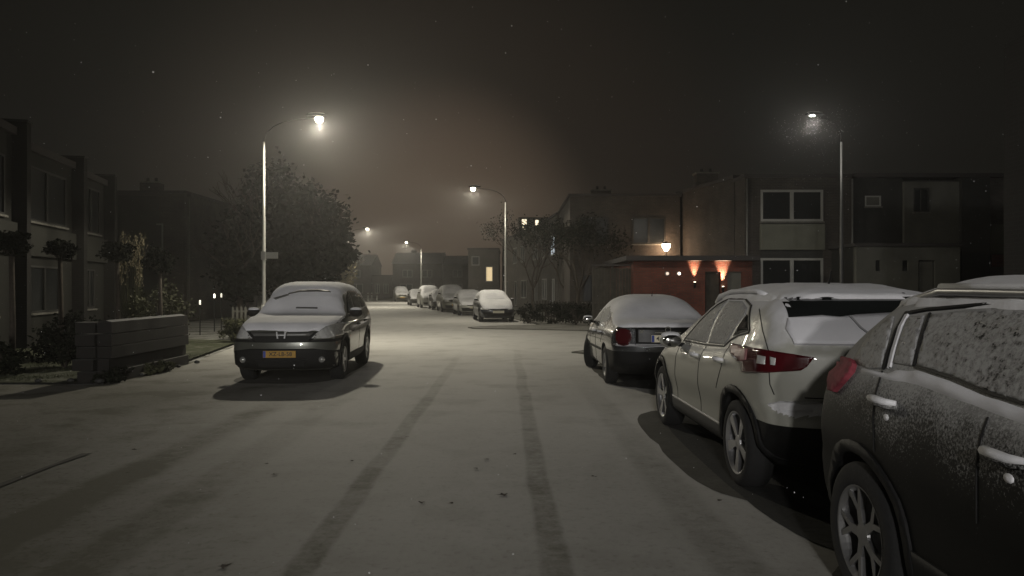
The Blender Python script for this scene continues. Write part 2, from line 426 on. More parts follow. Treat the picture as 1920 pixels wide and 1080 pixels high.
        for t in tris:
            for i in t:
                for j in t: acc[i] = acc[i]+nrm[j]*.3
        for i in acc: acc[i].normalize()
        def mk(sign):
            out = bmesh.new(); top = {}; bot = {}
            for i in nrm:
                p = ok[i][0]+acc[i]*off; q = ok[i][0]-acc[i]*thick
                top[i] = out.verts.new((p.x*sign, p.y, p.z)); bot[i] = out.verts.new((q.x*sign, q.y, q.z))
            ec = {}
            for t in tris:
                try: out.faces.new([top[i] for i in t])
                except ValueError: continue
                for a, b in ((t[0], t[1]), (t[1], t[2]), (t[2], t[0])):
                    k = (min(a, b), max(a, b)); ec[k] = ec.get(k, 0)+1
            for (a, b), c in ec.items():
                if c == 1: out.faces.new([top[a], top[b], bot[b], bot[a]])
            bmesh.ops.recalc_face_normals(out, faces=out.faces)
            # open shell: make sure the top faces outward
            out.faces.ensure_lookup_table()
            i0 = tris[0][0]; nn = acc[i0]; f0 = top[i0].link_faces[0]
            best = max(out.faces, key=lambda f: f.calc_area())
            ref = None
            for i in nrm:
                if best in top[i].link_faces: ref = acc[i]; break
            if ref is not None and best.normal.dot(Vector((ref.x*sign, ref.y, ref.z))) < 0: bmesh.ops.reverse_faces(out, faces=out.faces)
            me = bpy.data.meshes.new(name); out.to_mesh(me); out.free()
            me.materials.append(mat)
            for p in me.polygons: p.use_smooth = len(p.vertices) == 3
            o = bpy.data.objects.new(name, me); C.objects.link(o); o.parent = parent or s.root
            if label: o['label'] = label
            return o
        res = [mk(1)]
        if mirror: res.append(mk(-1))
        return res
    def line(s, name, pts, proj, mat, w=.008, off=.003, mirror=False, closed=False, parent=None, label=None):
        """narrow strip following a polyline on the body"""
        if proj == 'px' and w < .5: w = 1.5
        out = MB()
        seg = []
        st = 6 if proj == 'px' else .03
        P_ = pts+[pts[0]] if closed else pts
        for a, b in zip(P_[:-1], P_[1:]):
            d = math.hypot(b[0]-a[0], b[1]-a[1]); k = max(1, int(d/st))
            for i in range(k): seg.append((a[0]+(b[0]-a[0])*i/k, a[1]+(b[1]-a[1])*i/k))
        seg.append(P_[-1])
        H = [s.hit(proj, *q) for q in seg]
        H = [h for h in H if h]
        if len(H) < 2: return None
        Wd = w if proj != 'px' else None
        vs = []; fs = []
        for i, h in enumerate(H):
            t = (H[min(i+1, len(H)-1)][0]-H[max(i-1, 0)][0])
            if t.length < 1e-6: t = Vector((0, 1, 0))
            t.normalize(); b = h[1].cross(t); b.normalize()
            ww = w if Wd else w*(s.mw @ h[0]-Vector((0, 0, CAM_H))).length/F
            for k in (-.5, .5): vs.append(h[0]+b*ww*k+h[1]*off)
            for k in (-.5, .5): vs.append(h[0]+b*ww*k-h[1]*.01)
        for i in range(len(H)-1):
            a = i*4; b = a+4
            fs += [(a, a+1, b+1, b), (a+1, a+3, b+3, b+1), (a+2, a, b, b+2)]
        res = []
        for sg in ((1, -1) if mirror else (1,)):
            mb = MB(); mb.add([(v.x*sg, v.y, v.z) for v in vs], fs); o = mb.build(name, mat, parent or s.root); 
            if label: o['label'] = label
            res.append(o)
        return res
    def ridge(s, name, top, bot, proj, mat, high=.02, n=7, sink=.006, step=None, mirror=False):
        """rounded bank of snow between two outlines traced on the body"""
        step = step or (8 if proj == 'px' else .04)
        def dense(pl, k):
            L_ = [0]
            for a, b in zip(pl[:-1], pl[1:]): L_.append(L_[-1]+math.hypot(b[0]-a[0], b[1]-a[1]))
            out = []
            for i in range(k+1):
                t = L_[-1]*i/k; j = max(q for q in range(len(L_)) if L_[q] <= t+1e-9); j = min(j, len(pl)-2)
                u = (t-L_[j])/(L_[j+1]-L_[j]); out.append((pl[j][0]+(pl[j+1][0]-pl[j][0])*u, pl[j][1]+(pl[j+1][1]-pl[j][1])*u))
            return out
        k = int(sum(math.hypot(b[0]-a[0], b[1]-a[1]) for a, b in zip(top[:-1], top[1:]))/step)
        A, B = dense(top, k), dense(bot, k); rows = []
        for i in range(k+1):
            row = []
            end = min(1, min(i, k-i)/2.5)**.5
            for j in range(n):
                t = j/(n-1); u = A[i][0]+(B[i][0]-A[i][0])*t; v = A[i][1]+(B[i][1]-A[i][1])*t
                h = s.hit(proj, u, v)
                if not h: row = None; break
                p = h[0]; hh = (high*(.85+.5*noise.noise(p*9)))*math.sin(math.pi*t)**.7*end if 0 < j < n-1 else 0
                row.append(p+h[1]*(hh-sink))
            if row: rows.append(row)
        res = []
        for sg in ((1, -1) if mirror else (1,)):
            mb = MB(); vs = [(p.x*sg, p.y, p.z) for r_ in rows for p in r_]
            mb.add(vs, [(i*n+j, i*n+j+1, (i+1)*n+j+1, (i+1)*n+j) for i in range(len(rows)-1) for j in range(n-1)])
            res.append(mb.build(name, mat, s.root, True))
        return res
    # --- stock fittings
    def wheels(s, style='five', width=.215, rim=.23, steer=0, mat=None, rimlabel=None):
        P = s.P; wr = P['wr']; x = P['W']/2-.015
        mat = mat or M['alloy']
        key = (style, width, rim, wr, mat.name)
        for yy in (-P['wb']/2, P['wb']/2):
            for sx in (-1, 1):
                if key not in WHEELS:
                    h = width/2
                    t = MB(); t.lathe([(rim-.005, -h+.01), (rim+.02, -h), (wr-.05, -h-.004), (wr-.012, -h+.015), (wr-.002, -h+.045), (wr, 0), (wr-.002, h-.045), (wr-.012, h-.015), (wr-.05, h+.004), (rim+.02, h), (rim-.005, h-.01), (rim-.02, 0)], 40, 'x', close=True)
                    tyre = t.build('wheel', M['rubber'], None, True)
                    r = MB()
                    r.lathe([(rim-.022, -h+.02), (rim-.022, h-.03), (rim-.004, h-.006), (rim+.004, h-.004), (rim+.002, h-.02)], 40, 'x')
                    r.lathe([(.001, h-.055), (.035, h-.052), (.06, h-.035), (.055, h-.022), (.001, h-.018)], 20, 'x')
                    # dark drum behind the spokes
                    r.lathe([(.001, h-.10), (rim-.03, h-.10)], 30, 'x', m=1)
                    def spoke(a0, r0, a1, r1, w0, w1, hx0, hx1):
                        ca, sa = math.cos(a0), math.sin(a0); cb, sb = math.cos(a1), math.sin(a1)
                        p = Vector((0, ca*r0, sa*r0)); q = Vector((0, cb*r1, sb*r1)); d = (q-p).normalized(); n_ = Vector((0, -d.z, d.y))
                        vs = []
                        for (c_, w_, hx) in ((p, w0, hx0), (q, w1, hx1)):
                            for k in (-.5, .5):
                                vs.append(c_+n_*w_*k+Vector((hx, 0, 0)))
                            for k in (.38, -.38): vs.append(c_+n_*w_*k+Vector((hx-.028, 0, 0)))
                        r.add(vs, [(0, 1, 5, 4), (1, 2, 6, 5), (2, 3, 7, 6), (3, 0, 4, 7), (0, 3, 2, 1), (4, 5, 6, 7)])
                    for k in range(5):
                        a = 2*math.pi*k/5+.3
                        if style == 'double':
                            spoke(a-.16, .04, a-.20, rim-.012, .026, .032, h-.026, h-.014); spoke(a+.16, .04, a+.20, rim-.012, .026, .032, h-.026, h-.014)
                        elif style == 'y':
                            spoke(a, .04, a, rim*.5, .05, .045, h-.022, h-.024); spoke(a, rim*.48, a-.26, rim-.012, .03, .026, h-.024, h-.014); spoke(a, rim*.48, a+.26, rim-.012, .03, .026, h-.024, h-.014)
                        elif style == 'twist':
                            spoke(a, .03, a+.10, rim-.012, .045, .085, h-.026, h-.012)
                        else:
                            spoke(a, .04, a, rim-.012, .06, .05, h-.026, h-.014)
                    ro = r.build('rim', [mat, M['wheel_dark']], tyre)
                    tyre['proto'] = 1; WHEELS[key] = tyre; tyre.parent = s.root; t = tyre; del tyre['proto']
                else: t = copy_tree(WHEELS[key], s.root)
                t.location = (sx*(x-width/2), yy, wr); t.rotation_euler = (random.random()*6 if not P.get('rot') else P['rot'], 0, 0)
                rz = (math.pi if sx < 0 else 0)+(steer if yy < 0 else 0)
                t.rotation_mode = 'ZYX' if False else 'XYZ'
                t.rotation_euler = (t.rotation_euler[0], 0, rz)
    def mirrors(s, y, z, paint, glass=True, size=(.11, .085, .075)):
        for sx in (-1, 1):
            xw = s.hit('right', y, z); xb = abs(xw[0].x) if xw else s.P['W']/2-.1
            mb = MB(); mb.ell((0, 0, 0), size, 16, top=.95, bot=-.9)
            o = mb.build('wing_mirror', paint, s.root, True); o.location = (sx*(xb+.14), y, z+.03)
            a = MB(); a.tube([(-sx*.14, .02, -.05), (-sx*.06, .0, -.04)], .022, 8); 
            o2 = a.build('mirror_arm', M['black_plastic'], o)
            g = MB(); g.ell((0, size[1]*.72, 0), (size[0]*.82, size[1]*.32, size[2]*.78), 14); g.build('mirror_glass', M['mirror'], o, True)
            sn = MB(); sn.ell((0, 0, size[2]*.72), (size[0]*.85, size[1]*.85, size[2]*.42), 14); sn.build('snow_cap', M['snow'], o, True)
    def handle(s, y, z, mat, snowed=True, length=.19):
        for side, sg in (('right', 1), ('left', -1)):
            h = s.hit(side, y, z)
            if not h: continue
            x = h[0].x
            mb = MB(); pts = [(x-.0*sg, y-length/2, z), (x+.035*sg, y-length/2+.03, z+.002), (x+.042*sg, y, z+.004), (x+.035*sg, y+length/2-.03, z+.002), (x, y+length/2, z)]
            mb.tube(pts, [.012, .016, .016, .016, .012], 8)
            o = mb.build('door_handle', mat, s.root, True)
            c = MB(); c.ell((x+.002*sg, y, z-.004), (.004, length*.42, .03), 14); c.build('handle_recess', M['gap'], o, True)
            if snowed:
                q = MB(); q.tube([(px_+.004*sg, py, pz+.016) for px_, py, pz in pts], [.012, .017, .019, .017, .012], 8); q.build('snow_cap', M['snow'], o, True)
    def plate(s, txt, x, z, proj, mat, w=.52, h=.11, blue=True, dy=.012):
        hh = s.hit(proj, x, z); y = hh[0].y if hh else 0
        sg = -1 if proj == 'front' else 1
        mb = MB(); mb.box(-w/2, w/2, -.008, .008, -h/2, h/2); o = mb.build('number_plate', mat, s.root, bevel=.003)
        o.location = (x, y+sg*dy, z); o.rotation_euler = (0, 0, 0 if sg < 0 else math.pi)
        if blue:
            b = MB(); b.box(-w/2+.004, -w/2+.045, -.0105, -.008, -h/2+.004, h/2-.004); b.build('country_band', M['plate_b'], o)
        t = text('plate_text', txt, h*.82, M['ink'], o, depth=.001); t.location = (.02, -.0105, 0)
        return o
WHEELS = {}
def text(name, body, size, mat, parent, depth=.002, align='CENTER', sx=1.0):
    cu = bpy.data.curves.new(name, 'FONT'); cu.body = body; cu.size = size; cu.extrude = depth; cu.align_x = align; cu.align_y = 'CENTER'; cu.offset = size*.012
    o = bpy.data.objects.new(name, cu); C.objects.link(o)
    dg = bpy.context.evaluated_depsgraph_get(); dg.update()
    me = bpy.data.meshes.new_from_object(o.evaluated_get(dg)); C.objects.unlink(o); bpy.data.objects.remove(o)
    me.transform(Matrix.Rotation(R(90), 4, 'X') @ Matrix.Diagonal((sx, 1, 1, 1)))
    me.materials.clear(); me.materials.append(mat)
    o = bpy.data.objects.new(name, me); C.objects.link(o); o.parent = parent
    return o
SIDE = [(0, .80), (.06, .93), (.16, .975), (.35, .985), (.6, 1.0), (.8, .985), (.93, .955), (1, .925)]
# ------------------------------------------------------------------ the four near cars
# 1. silver SUV facing the camera on the left
P = dict(L=4.52, W=1.75, wb=2.62, fo=.93, wr=.345, n=90, er=.16, tum=.25, ne=7.0, bowf=.14, bowm=.06, dF=1.0, dR=1.2,
    zt=[(0, .95), (.10, 1.0), (.5, 1.05), (1.0, 1.085), (1.3, 1.12), (1.66, 1.44), (1.95, 1.63), (2.45, 1.69), (3.7, 1.65), (4.3, 1.58), (4.52, 1.52)],
    zb=[(0, .76), (.4, .88), (1.1, 1.02), (2.5, 1.06), (4.0, 1.12), (4.52, 1.12)], zbot=[(0, .25), (.5, .2), (4, .22), (4.52, .32)],
    side=SIDE, pf=[(.2, .10), (.38, .02), (.55, 0), (.66, .02), (.8, .04), (.95, .10)], pr=[(.3, .08), (.5, 0), (.7, .03), (1.0, .06), (1.6, .38)], arch=.06)
silver = dusted('silver_green_paint', (.12, .123, .105), .3, .4, .8, lo=.5, hi=.8, speck=.10, zlo=.7, zhi=1.5)
cr = Car(P, (-3.82, 14.25, 0), R(2.6), 'parked_car', 'snow-covered grey SUV facing the camera, parked alone at the left of the road', 'car', None, silver, .016,
         nosnow=lambda v: v.y < -1.95 and v.z < .86)
s = cr
# windscreen: snow sheet already lies on it, the frame shows through as bare patches
s.panel('windscreen', [(-.62, 1.22), (.62, 1.22), (.55, 1.56), (-.55, 1.56)], 'front', M['glass'], off=.002)
s.panel('wiper_sweep', [(-.30, 1.47), (-.1, 1.525), (.2, 1.54), (.42, 1.515), (.46, 1.49), (.2, 1.505), (-.1, 1.50), (-.30, 1.455)], 'front', plain('melted_glass', (.05, .048, .04), .5), off=.026, thick=.002)
s.panel('wiper_sweep', [(-.55, 1.38), (-.32, 1.45), (-.28, 1.44), (-.5, 1.355)], 'front', plain('melted_glass3', (.10, .10, .09), .5), off=.027, thick=.002)
s.panel('wiper', [(-.1, 1.22), (.28, 1.215), (.28, 1.20), (-.1, 1.205)], 'front', plain('melted_glass2', (.05, .048, .04), .5), off=.028, thick=.002)
for (a, b) in (((-.82, .1),), ((.12, 1.0),)) if False else []: pass
sw = dict(step=.05, mirror=True)
s.panel('side_window', [(-.62, 1.10), (-.25, 1.40), (.12, 1.53), (.16, 1.52), (.16, 1.12)], 'right', M['glass'], **sw)
s.panel('side_window', [(.23, 1.12), (.23, 1.53), (.95, 1.53), (1.02, 1.45), (1.02, 1.15)], 'right', M['glass'], **sw)
s.panel('side_window', [(1.10, 1.17), (1.10, 1.46), (1.2, 1.47), (1.62, 1.30), (1.66, 1.2)], 'right', M['glass'], **sw)
# grille: dark trapezium, grey bar with chrome trim and the H emblem
s.panel('grille', [(-.60, .865), (.60, .865), (.42, .70), (-.42, .70)], 'front', M['black_plastic'], off=.012, step=.04)
s.panel('grille_bar', [(-.50, .855), (.50, .855), (.44, .80), (-.44, .80)], 'front', plain('grille_grey', (.10, .10, .095), .4), off=.024, step=.04)
s.panel('grille_bar', [(.08, .845), (.44, .845), (.40, .805), (.08, .800)], 'front', plain('grille_light', (.22, .22, .21), .35, .3), off=.03, step=.04)
emb = MB()
for dx in (-.055, .055):
    emb.add([(dx*1.25-.011, 0, .055), (dx*1.25+.011, 0, .055), (dx+.011, 0, -.055), (dx-.011, 0, -.055), (dx*1.25-.011, -.012, .055), (dx*1.25+.011, -.012, .055), (dx+.011, -.012, -.055), (dx-.011, -.012, -.055)], [(0, 1, 2, 3), (7, 6, 5, 4), (0, 4, 5, 1), (1, 5, 6, 2), (2, 6, 7, 3), (3, 7, 4, 0)])
emb.box(-.05, .05, -.011, 0, -.009, .009)
h = s.hit('front', 0, .82); e = emb.build('emblem', M['alloy_dull'], s.root); e.location = (0, h[0].y-.032, .82)
# lower face in dark plastic, intake, fog lamps
s.panel('lower_bumper', [(-.86, .55), (-.5, .60), (.5, .60), (.86, .55), (.80, .27), (-.80, .27)], 'front', M['black_plastic'], off=.008, step=.04)
s.panel('air_intake', [(-.42, .43), (.42, .43), (.36, .30), (-.36, .30)], 'front', M['gap'], off=.014, step=.04)
for sx in (-1, 1):
    q = s.hit('front', sx*.63, .43); f = MB(); f.lathe([(.001, -.03), (.04, -.026), (.052, -.008), (.055, .02)], 20, 'y'); o = f.build('fog_lamp', M['reflector'], s.root, True); o.location = (sx*.63, q[0].y-.008, .42)
# headlights swept back onto the wings
s.panel('headlight', [(.47, .765), (.55, .85), (.66, .94), (.78, .985), (.85, .975), (.875, .88), (.87, .79), (.72, .755)], 'front', M['clear_lens'], off=.016, step=.03, mirror=True)
s.panel('headlight_bulb', [(.50, .765), (.515, .82), (.545, .82), (.54, .76)], 'front', M['reflector'], off=.016, step=.03, mirror=True)
s.panel('headlight_surround', [(.42, .70), (.60, .865), (.64, .885), (.50, .745), (.86, .745), (.86, .70)], 'front', M['black_plastic'], off=.006, step=.03, mirror=True)
s.line('panel_seam', [(.64, .885), (.72, .98), (.78, 1.06)], 'front', M['gap'], .012, mirror=True)
s.line('panel_seam', [(-.88, .35), (-.88, .98)], 'right', M['gap'], .008, mirror=True)
s.line('panel_seam', [(.19, .30), (.19, 1.08)], 'right', M['gap'], .008, mirror=True)
s.line('panel_seam', [(1.03, .95), (1.06, 1.12)], 'right', M['gap'], .008, mirror=True)
s.panel('sill_trim', [(-.86, .24), (-.86, .42), (.86, .42), (.86, .24)], 'right', M['black_plastic'], off=.01, mirror=True)
for yc in (-P['wb']/2, P['wb']/2):
    ra, rb = P['wr']+.055, P['wr']+.12
    pts = [(yc+rb*math.cos(R(a)), P['wr']+rb*math.sin(R(a))) for a in range(-10, 191, 12)]+[(yc+ra*math.cos(R(a)), P['wr']+ra*math.sin(R(a))) for a in range(190, -11, -12)]
    s.panel('wheel_arch_trim', pts, 'right', M['black_plastic'], off=.014, mirror=True, step=.06)
s.panel('tail_light', [(2.05, 1.0), (2.05, 1.45), (2.12, 1.45), (2.2, 1.0)], 'right', M['red_lens'], mirror=True, step=.04)
s.plate('XZ-LB-58', -.02, .515, 'front', M['plate_y'], dy=.02)
s.wheels('five', .225, .215)
s.mirrors(-.56, 1.10, M['black_plastic'], size=(.12, .075, .085))
s.handle(.05, .90, M['black_plastic'], False); s.handle(.90, .93, M['black_plastic'], False)

# 2. dark saloon, tail to the camera
P = dict(L=4.40, W=1.74, wb=2.55, fo=.86, wr=.315, n=84, er=.13, tum=.26, ne=4.4, bowr=.22, bowf=.24, dR=.9, dF=.8,
    zt=[(0, .62), (.12, .72), (.5, .84), (1.1, .93), (1.3, .98), (1.75, 1.28), (2.1, 1.42), (2.6, 1.46), (3.1, 1.43), (3.45, 1.33), (3.95, 1.08), (4.15, 1.05), (4.35, 1.03), (4.40, 1.0)],
    zb=[(0, .6), (.5, .74), (1.1, .88), (2.5, .93), (4.0, .95), (4.40, .95)], zbot=[(0, .25), (.5, .17), (3.8, .19), (4.40, .33)],
    side=SIDE, pf=[(.2, .06), (.5, 0), (.7, .06)], pr=[(.3, .10), (.45, .02), (.62, 0), (.68, .0), (.715, .07), (.9, .085), (1.05, .11)], arch=.05)
dark = dusted('dark_metallic_paint', (.055, .058, .06), .25, .5, .9, lo=.42, hi=.8, speck=.14, zlo=.6, zhi=1.3)
sd = Car(P, (2.37, 13.68, 0), math.pi+R(.8), 'parked_car', 'dark saloon with turned front wheels, seen from behind just ahead of the white SUV', 'car', None, dark, .012, lower=lambda v: v.y > 1.15 and v.z < .60, lower_cuts=[((0, 0, .60), (0, 0, 1)), ((0, 1.15, 0), (0, 1, 0))],
         nosnow=lambda v: v.y > 2.06 and v.z < .98)
s = sd
s.panel('rear_window', [(-.60, 1.10), (.60, 1.10), (.50, 1.38), (-.50, 1.38)], 'rear', M['glass'], off=.001)
s.panel('side_window', [(-.52, .96), (-.15, 1.22), (.10, 1.33), (.16, 1.33), (.16, .98)], 'right', M['glass_frost'], **sw)
s.panel('side_window', [(.22, .98), (.22, 1.33), (.62, 1.32), (.90, 1.22), (.98, 1.12), (.95, 1.00)], 'right', M['glass_frost'], **sw)
s.panel('side_window', [(1.02, 1.01), (1.04, 1.15), (1.25, 1.06)], 'right', M['glass_frost'], **sw)
s.panel('tail_light', [(.60, .70), (.57, .74), (.545, .80), (.545, .87), (.575, .925), (.64, .95), (.70, .95), (.755, .92), (.775, .86), (.775, .77), (.755, .70), (.68, .685)], 'rear', M['red_lens'], off=.012, step=.03, mirror=True)
s.panel('boot_lid', [(-.49, .72), (-.49, .96), (.49, .96), (.49, .72)], 'rear', plain('boot_shade', (.008, .008, .008), .4, spec=.3), off=.006, step=.06)
s.line('panel_seam', [(-.5, .97), (-.5, .70), (.5, .70), (.5, .97)], 'rear', M['gap'], .01)
for yy in (-.60, .19, ): s.line('panel_seam', [(yy, .28), (yy, .95)], 'right', M['gap'], .008, mirror=True)
s.line('panel_seam', [(.98, 1.0), (.96, .8), (.88, .66)], 'right', M['gap'], .008, mirror=True)
s.line('rub_strip', [(-.55, .52), (.85, .54)], 'right', M['black_plastic'], .035, off=.012, mirror=True)
p_ = s.plate('42-HN-GK', .0, .80, 'rear', M['plate_w'], dy=.02)
b = MB(); b.box(-.2, .2, -.02, .02, -.012, .012); o = b.build('plate_lamp_bar', M['chrome'], s.root, bevel=.004); h = s.hit('rear', 0, .88); o.location = (0, h[0].y+.012, .895)
h = s.hit('rear', .42, .90); o = text('badge', 'SDI', .065, M['chrome'], s.root); o.location = (.38, h[0].y+.012, .905); o.rotation_euler = (0, 0, math.pi)
h = s.hit('rear', 0, .93); b = MB(); b.lathe([(.045, -.006), (.05, .0), (.045, .006), (.036, .006), (.036, -.006)], 24, 'y', close=True)
o = b.build('emblem_ring', M['chrome'], s.root); o.location = (0, h[0].y+.012, .935)
s.wheels('five', .2, .19, steer=R(-20), mat=M['alloy_dull'])
s.mirrors(-.50, .96, dark, size=(.10, .07, .065))
s.handle(.05, .80, dark, True, .16); s.handle(.82, .82, dark, True, .16)
a = MB(); h = s.hit('top', 0, .95); a.tube([(0, .95, h[0].z), (0, 1.0, h[0].z+.09)], [.008, .004], 6); a.build('antenna', M['black_plastic'], s.root)

# 3. white SUV, tail to the camera
P = dict(L=4.38, W=1.83, wb=2.65, fo=.86, wr=.345, n=96, er=.15, tum=.27, ne=4.4, bowr=.26, bowf=.3, dR=1.15, dF=.9, nl=30,
    zt=[(0, .80), (.12, .92), (.5, 1.01), (1.0, 1.08), (1.2, 1.12), (1.65, 1.40), (2.0, 1.54), (2.5, 1.60), (3.3, 1.59), (3.9, 1.56), (4.38, 1.50)],
    zb=[(0, .70), (.4, .85), (1.1, .97), (2.5, 1.03), (3.5, 1.12), (4.0, 1.2), (4.38, 1.2)], zbot=[(0, .25), (.5, .2), (3.9, .22), (4.38, .42)],
    side=[(0, .84), (.06, .93), (.16, .96), (.35, .965), (.6, 1.0), (.8, .99), (.93, .955), (1, .91)],
    pf=[(.2, .08), (.5, 0), (.8, .08)], pr=[(.35, .13), (.5, .05), (.62, .0), (.70, .0), (.735, .09), (.9, .085), (1.08, .10), (1.2, .16), (1.35, .32), (1.48, .46), (1.56, .50)], arch=.06)
white = dusted('pearl_white_paint', (.37, .37, .325), .42, 0, .25, lo=.45, hi=.75, speck=.05, zlo=.8, zhi=1.4)
qa = Car(P, (2.655, 7.32, 0), math.pi+R(1.2), 'parked_car', 'white SUV seen from behind with snow on its rear window and bumper', 'car', None, white, .026, lower=lambda v: v.y > 1.25 and v.z < .60, lower_cuts=[((0, 0, .60), (0, 0, 1)), ((0, 1.25, 0), (0, 1, 0))],
         snow_lo=.50, nosnow=lambda v: v.y > 1.35 and v.z < 1.5 and v.y > 1.35 and abs(v.x) < .73 and v.z > .80 or abs(v.x) > .52 and .95 < v.z < 1.48)
s = qa
s.panel('rear_window', [(-.62, 1.20), (.62, 1.20), (.66, 1.27), (.63, 1.38), (.60, 1.50), (.3, 1.515), (-.3, 1.515), (-.60, 1.50), (-.63, 1.38), (-.66, 1.27)], 'rear', M['glass'], off=.008, step=.06)
rw = [(.665, 1.175), (.685, 1.27), (.645, 1.355), (.42, 1.372), (.30, 1.352), (.18, 1.378), (-.05, 1.39), (-.3, 1.395), (-.64, 1.385), (-.685, 1.27), (-.665, 1.175)]
s.panel('window_snow', [(x, z-.005+.006*math.sin(i*2)) for i, (x, z) in enumerate(rw)], 'rear', M['snow_thin'], off=.024, thick=.0, step=.05)
s.line('wiper', [(.14, 1.21), (.20, 1.28), (.23, 1.36)], 'rear', M['grey_plastic'], .016, off=.03)
s.panel('spoiler_underside', [(-.60, 1.50), (-.56, 1.535), (.56, 1.535), (.60, 1.50)], 'rear', M['black_plastic'], off=.012, step=.06)
tl = [(435,365),(440,400),(470,432),(485,440),(490,478),(600,480),(740,470),(765,455),(797,415),(700,400),(600,385),(520,370),(450,355)]
tp = lambda L_: [(1180+x*.4351, 490+y*.4351) for x, y in L_]
s.panel('tail_light', tp(tl), 'px', M['red_lens'], off=.014, thick=.02, step=6, mirror=True)
s.panel('light_lens', tp([(440,368),(445,398),(487,432),(510,425),(516,380),(455,362)]), 'px', M['red_lens_snow'], off=.018, thick=.0, step=6, mirror=True)
for q in ([(560,405),(556,440),(590,445),(592,412)], [(610,412),(612,446),(632,448),(634,418)]):
    s.panel('reverse_light', tp(q), 'px', M['clear_lens'], off=.018, thick=.0, step=6, mirror=True)
s.line('tailgate_seam', tp([(560, 205), (575, 300), (600, 385), (603, 480), (606, 530), (625, 575)]), 'px', M['gap'], 1.6, mirror=True)
s.line('tailgate_seam', [(-.62, .80), (.62, .80)], 'rear', M['gap'], .008)
s.panel('tailgate_shade', [(-.28, .87), (-.28, .99), (.28, .99), (.28, .87)], 'rear', plain('recess_shade', (.03, .03, .03), .5), off=.005, step=.05)  # dark panel painted as the shade around the plate
b = MB(); b.box(-.34, .34, -.015, .015, -.014, .014); o = b.build('chrome_bar', M['chrome'], s.root, bevel=.005); h = s.hit('rear', 0, 1.03); o.location = (0, h[0].y+.012, 1.03)
s.plate('KT-817-R', 0, .925, 'rear', M['plate_y'], dy=.02)
# bumper snow bank lying on the ledge
s.ridge('bumper_snow', [(-.84, .745), (-.7, .775), (0, .785), (.7, .775), (.84, .745)], [(-.84, .70), (-.7, .695), (0, .70), (.7, .695), (.84, .70)], 'rear', M['snow'], .055, n=9, mirror=False)
s.panel('side_window', [(-.58, 1.045), (-.30, 1.23), (.0, 1.405), (.20, 1.455), (.24, 1.45), (.25, 1.06)], 'right', M['glass_frost'], **sw)
s.panel('side_window', [(.31, 1.065), (.31, 1.46), (.68, 1.46), (.95, 1.41), (1.02, 1.36), (.88, 1.14), (.80, 1.09)], 'right', M['glass_frost'], **sw)
s.panel('side_window', [(1.06, 1.36), (1.16, 1.33), (1.30, 1.235), (1.10, 1.20), (.96, 1.17)], 'right', M['glass'], **sw)
s.line('window_trim', [(-.62, 1.025), (.25, 1.045), (.82, 1.075), (.95, 1.14), (1.10, 1.185), (1.34, 1.225)], 'right', M['black_plastic'], .014, off=.008, mirror=True)
s.line('window_trim', [(-.60, 1.04), (-.30, 1.25), (0, 1.425), (.22, 1.475), (.70, 1.48), (1.0, 1.43), (1.34, 1.23)], 'right', M['black_plastic'], .018, off=.008, mirror=True)
for yy in (-.62, .28): s.line('panel_seam', [(yy, .38), (yy, 1.03)], 'right', M['gap'], .007, mirror=True)
s.line('panel_seam', [(.96, 1.12), (.98, .92), (.86, .72)], 'right', M['gap'], .007, mirror=True)
s.panel('sill_trim', [(-.98, .22), (-.90, .42), (.90, .42), (.98, .22)], 'right', M['grey_plastic'], off=.008, mirror=True)
for yc in (-P['wb']/2, P['wb']/2):
    ra, rb = P['wr']+.055, P['wr']+.115
    pts = [(yc+rb*math.cos(R(a)), P['wr']+rb*math.sin(R(a))) for a in range(-12, 193, 12)]+[(yc+ra*math.cos(R(a)), P['wr']+ra*math.sin(R(a))) for a in range(192, -13, -12)]
    s.panel('wheel_arch_trim', pts, 'right', M['black_plastic'], off=.014, mirror=True, step=.06)
s.wheels('twist', .215, .245, mat=M['alloy'])
s.mirrors(-.58, 1.0, M['reflector'] if False else white, size=(.12, .085, .08))
s.handle(.12, .93, white); s.handle(.92, .96, white)
a = MB(); h = s.hit('top', 0, 1.0); a.tube([(0, 1.0, h[0].z), (0, 1.06, h[0].z+.13)], [.011, .005], 6); a.build('antenna', M['black_plastic'], s.root)
for sx in (-1, 1):
    a = MB(); a.tube([(sx*.56, -.3, s.hit('top', sx*.56, -.3)[0].z+.01)]+[(sx*.57, y, s.hit('top', sx*.57, y)[0].z+.05) for y in (-.15, .2, .6, .9)]+[(sx*.56, 1.1, s.hit('top', sx*.56, 1.1)[0].z+.01)], .022, 8); a.build('roof_rail', M['snow'], s.root, True)

# 4. black SUV nearest on the right, its nose towards the camera and out of frame
P = dict(L=4.44, W=1.855, wb=2.65, fo=.90, wr=.36, n=100, er=.16, tum=.27, ne=4.6, bowr=.30, bowf=.3, dR=1.1, dF=.9, nl=28, nu=20, rot=.35,
    zt=[(0, .80), (.12, .92), (.5, 1.01), (1.0, 1.10), (1.2, 1.16), (1.65, 1.42), (2.0, 1.55), (2.5, 1.625), (3.3, 1.625), (3.95, 1.575), (4.44, 1.46)],
    zb=[(0, .72), (.4, .88), (1.1, 1.04), (2.5, 1.13), (3.5, 1.17), (4.0, 1.16), (4.44, 1.12)], zbot=[(0, .25), (.5, .2), (3.9, .22), (4.44, .34)],
    side=[(0, .86), (.06, .93), (.2, .955), (.4, .965), (.62, 1.0), (.8, .99), (.93, .965), (1, .925)],
    pf=[(.2, .08), (.5, 0), (.8, .08)], pr=[(.35, .10), (.5, .02), (.62, .0), (.72, .03), (.9, .06), (1.08, .12), (1.2, .22), (1.4, .44), (1.56, .58)], arch=.05)
black = dusted('black_paint', (.006, .006, .005), .45, 0, 0, lo=.30, hi=.62, speck=.33, zlo=.80, zhi=1.15, scale=85, snow=(.42, .42, .415))
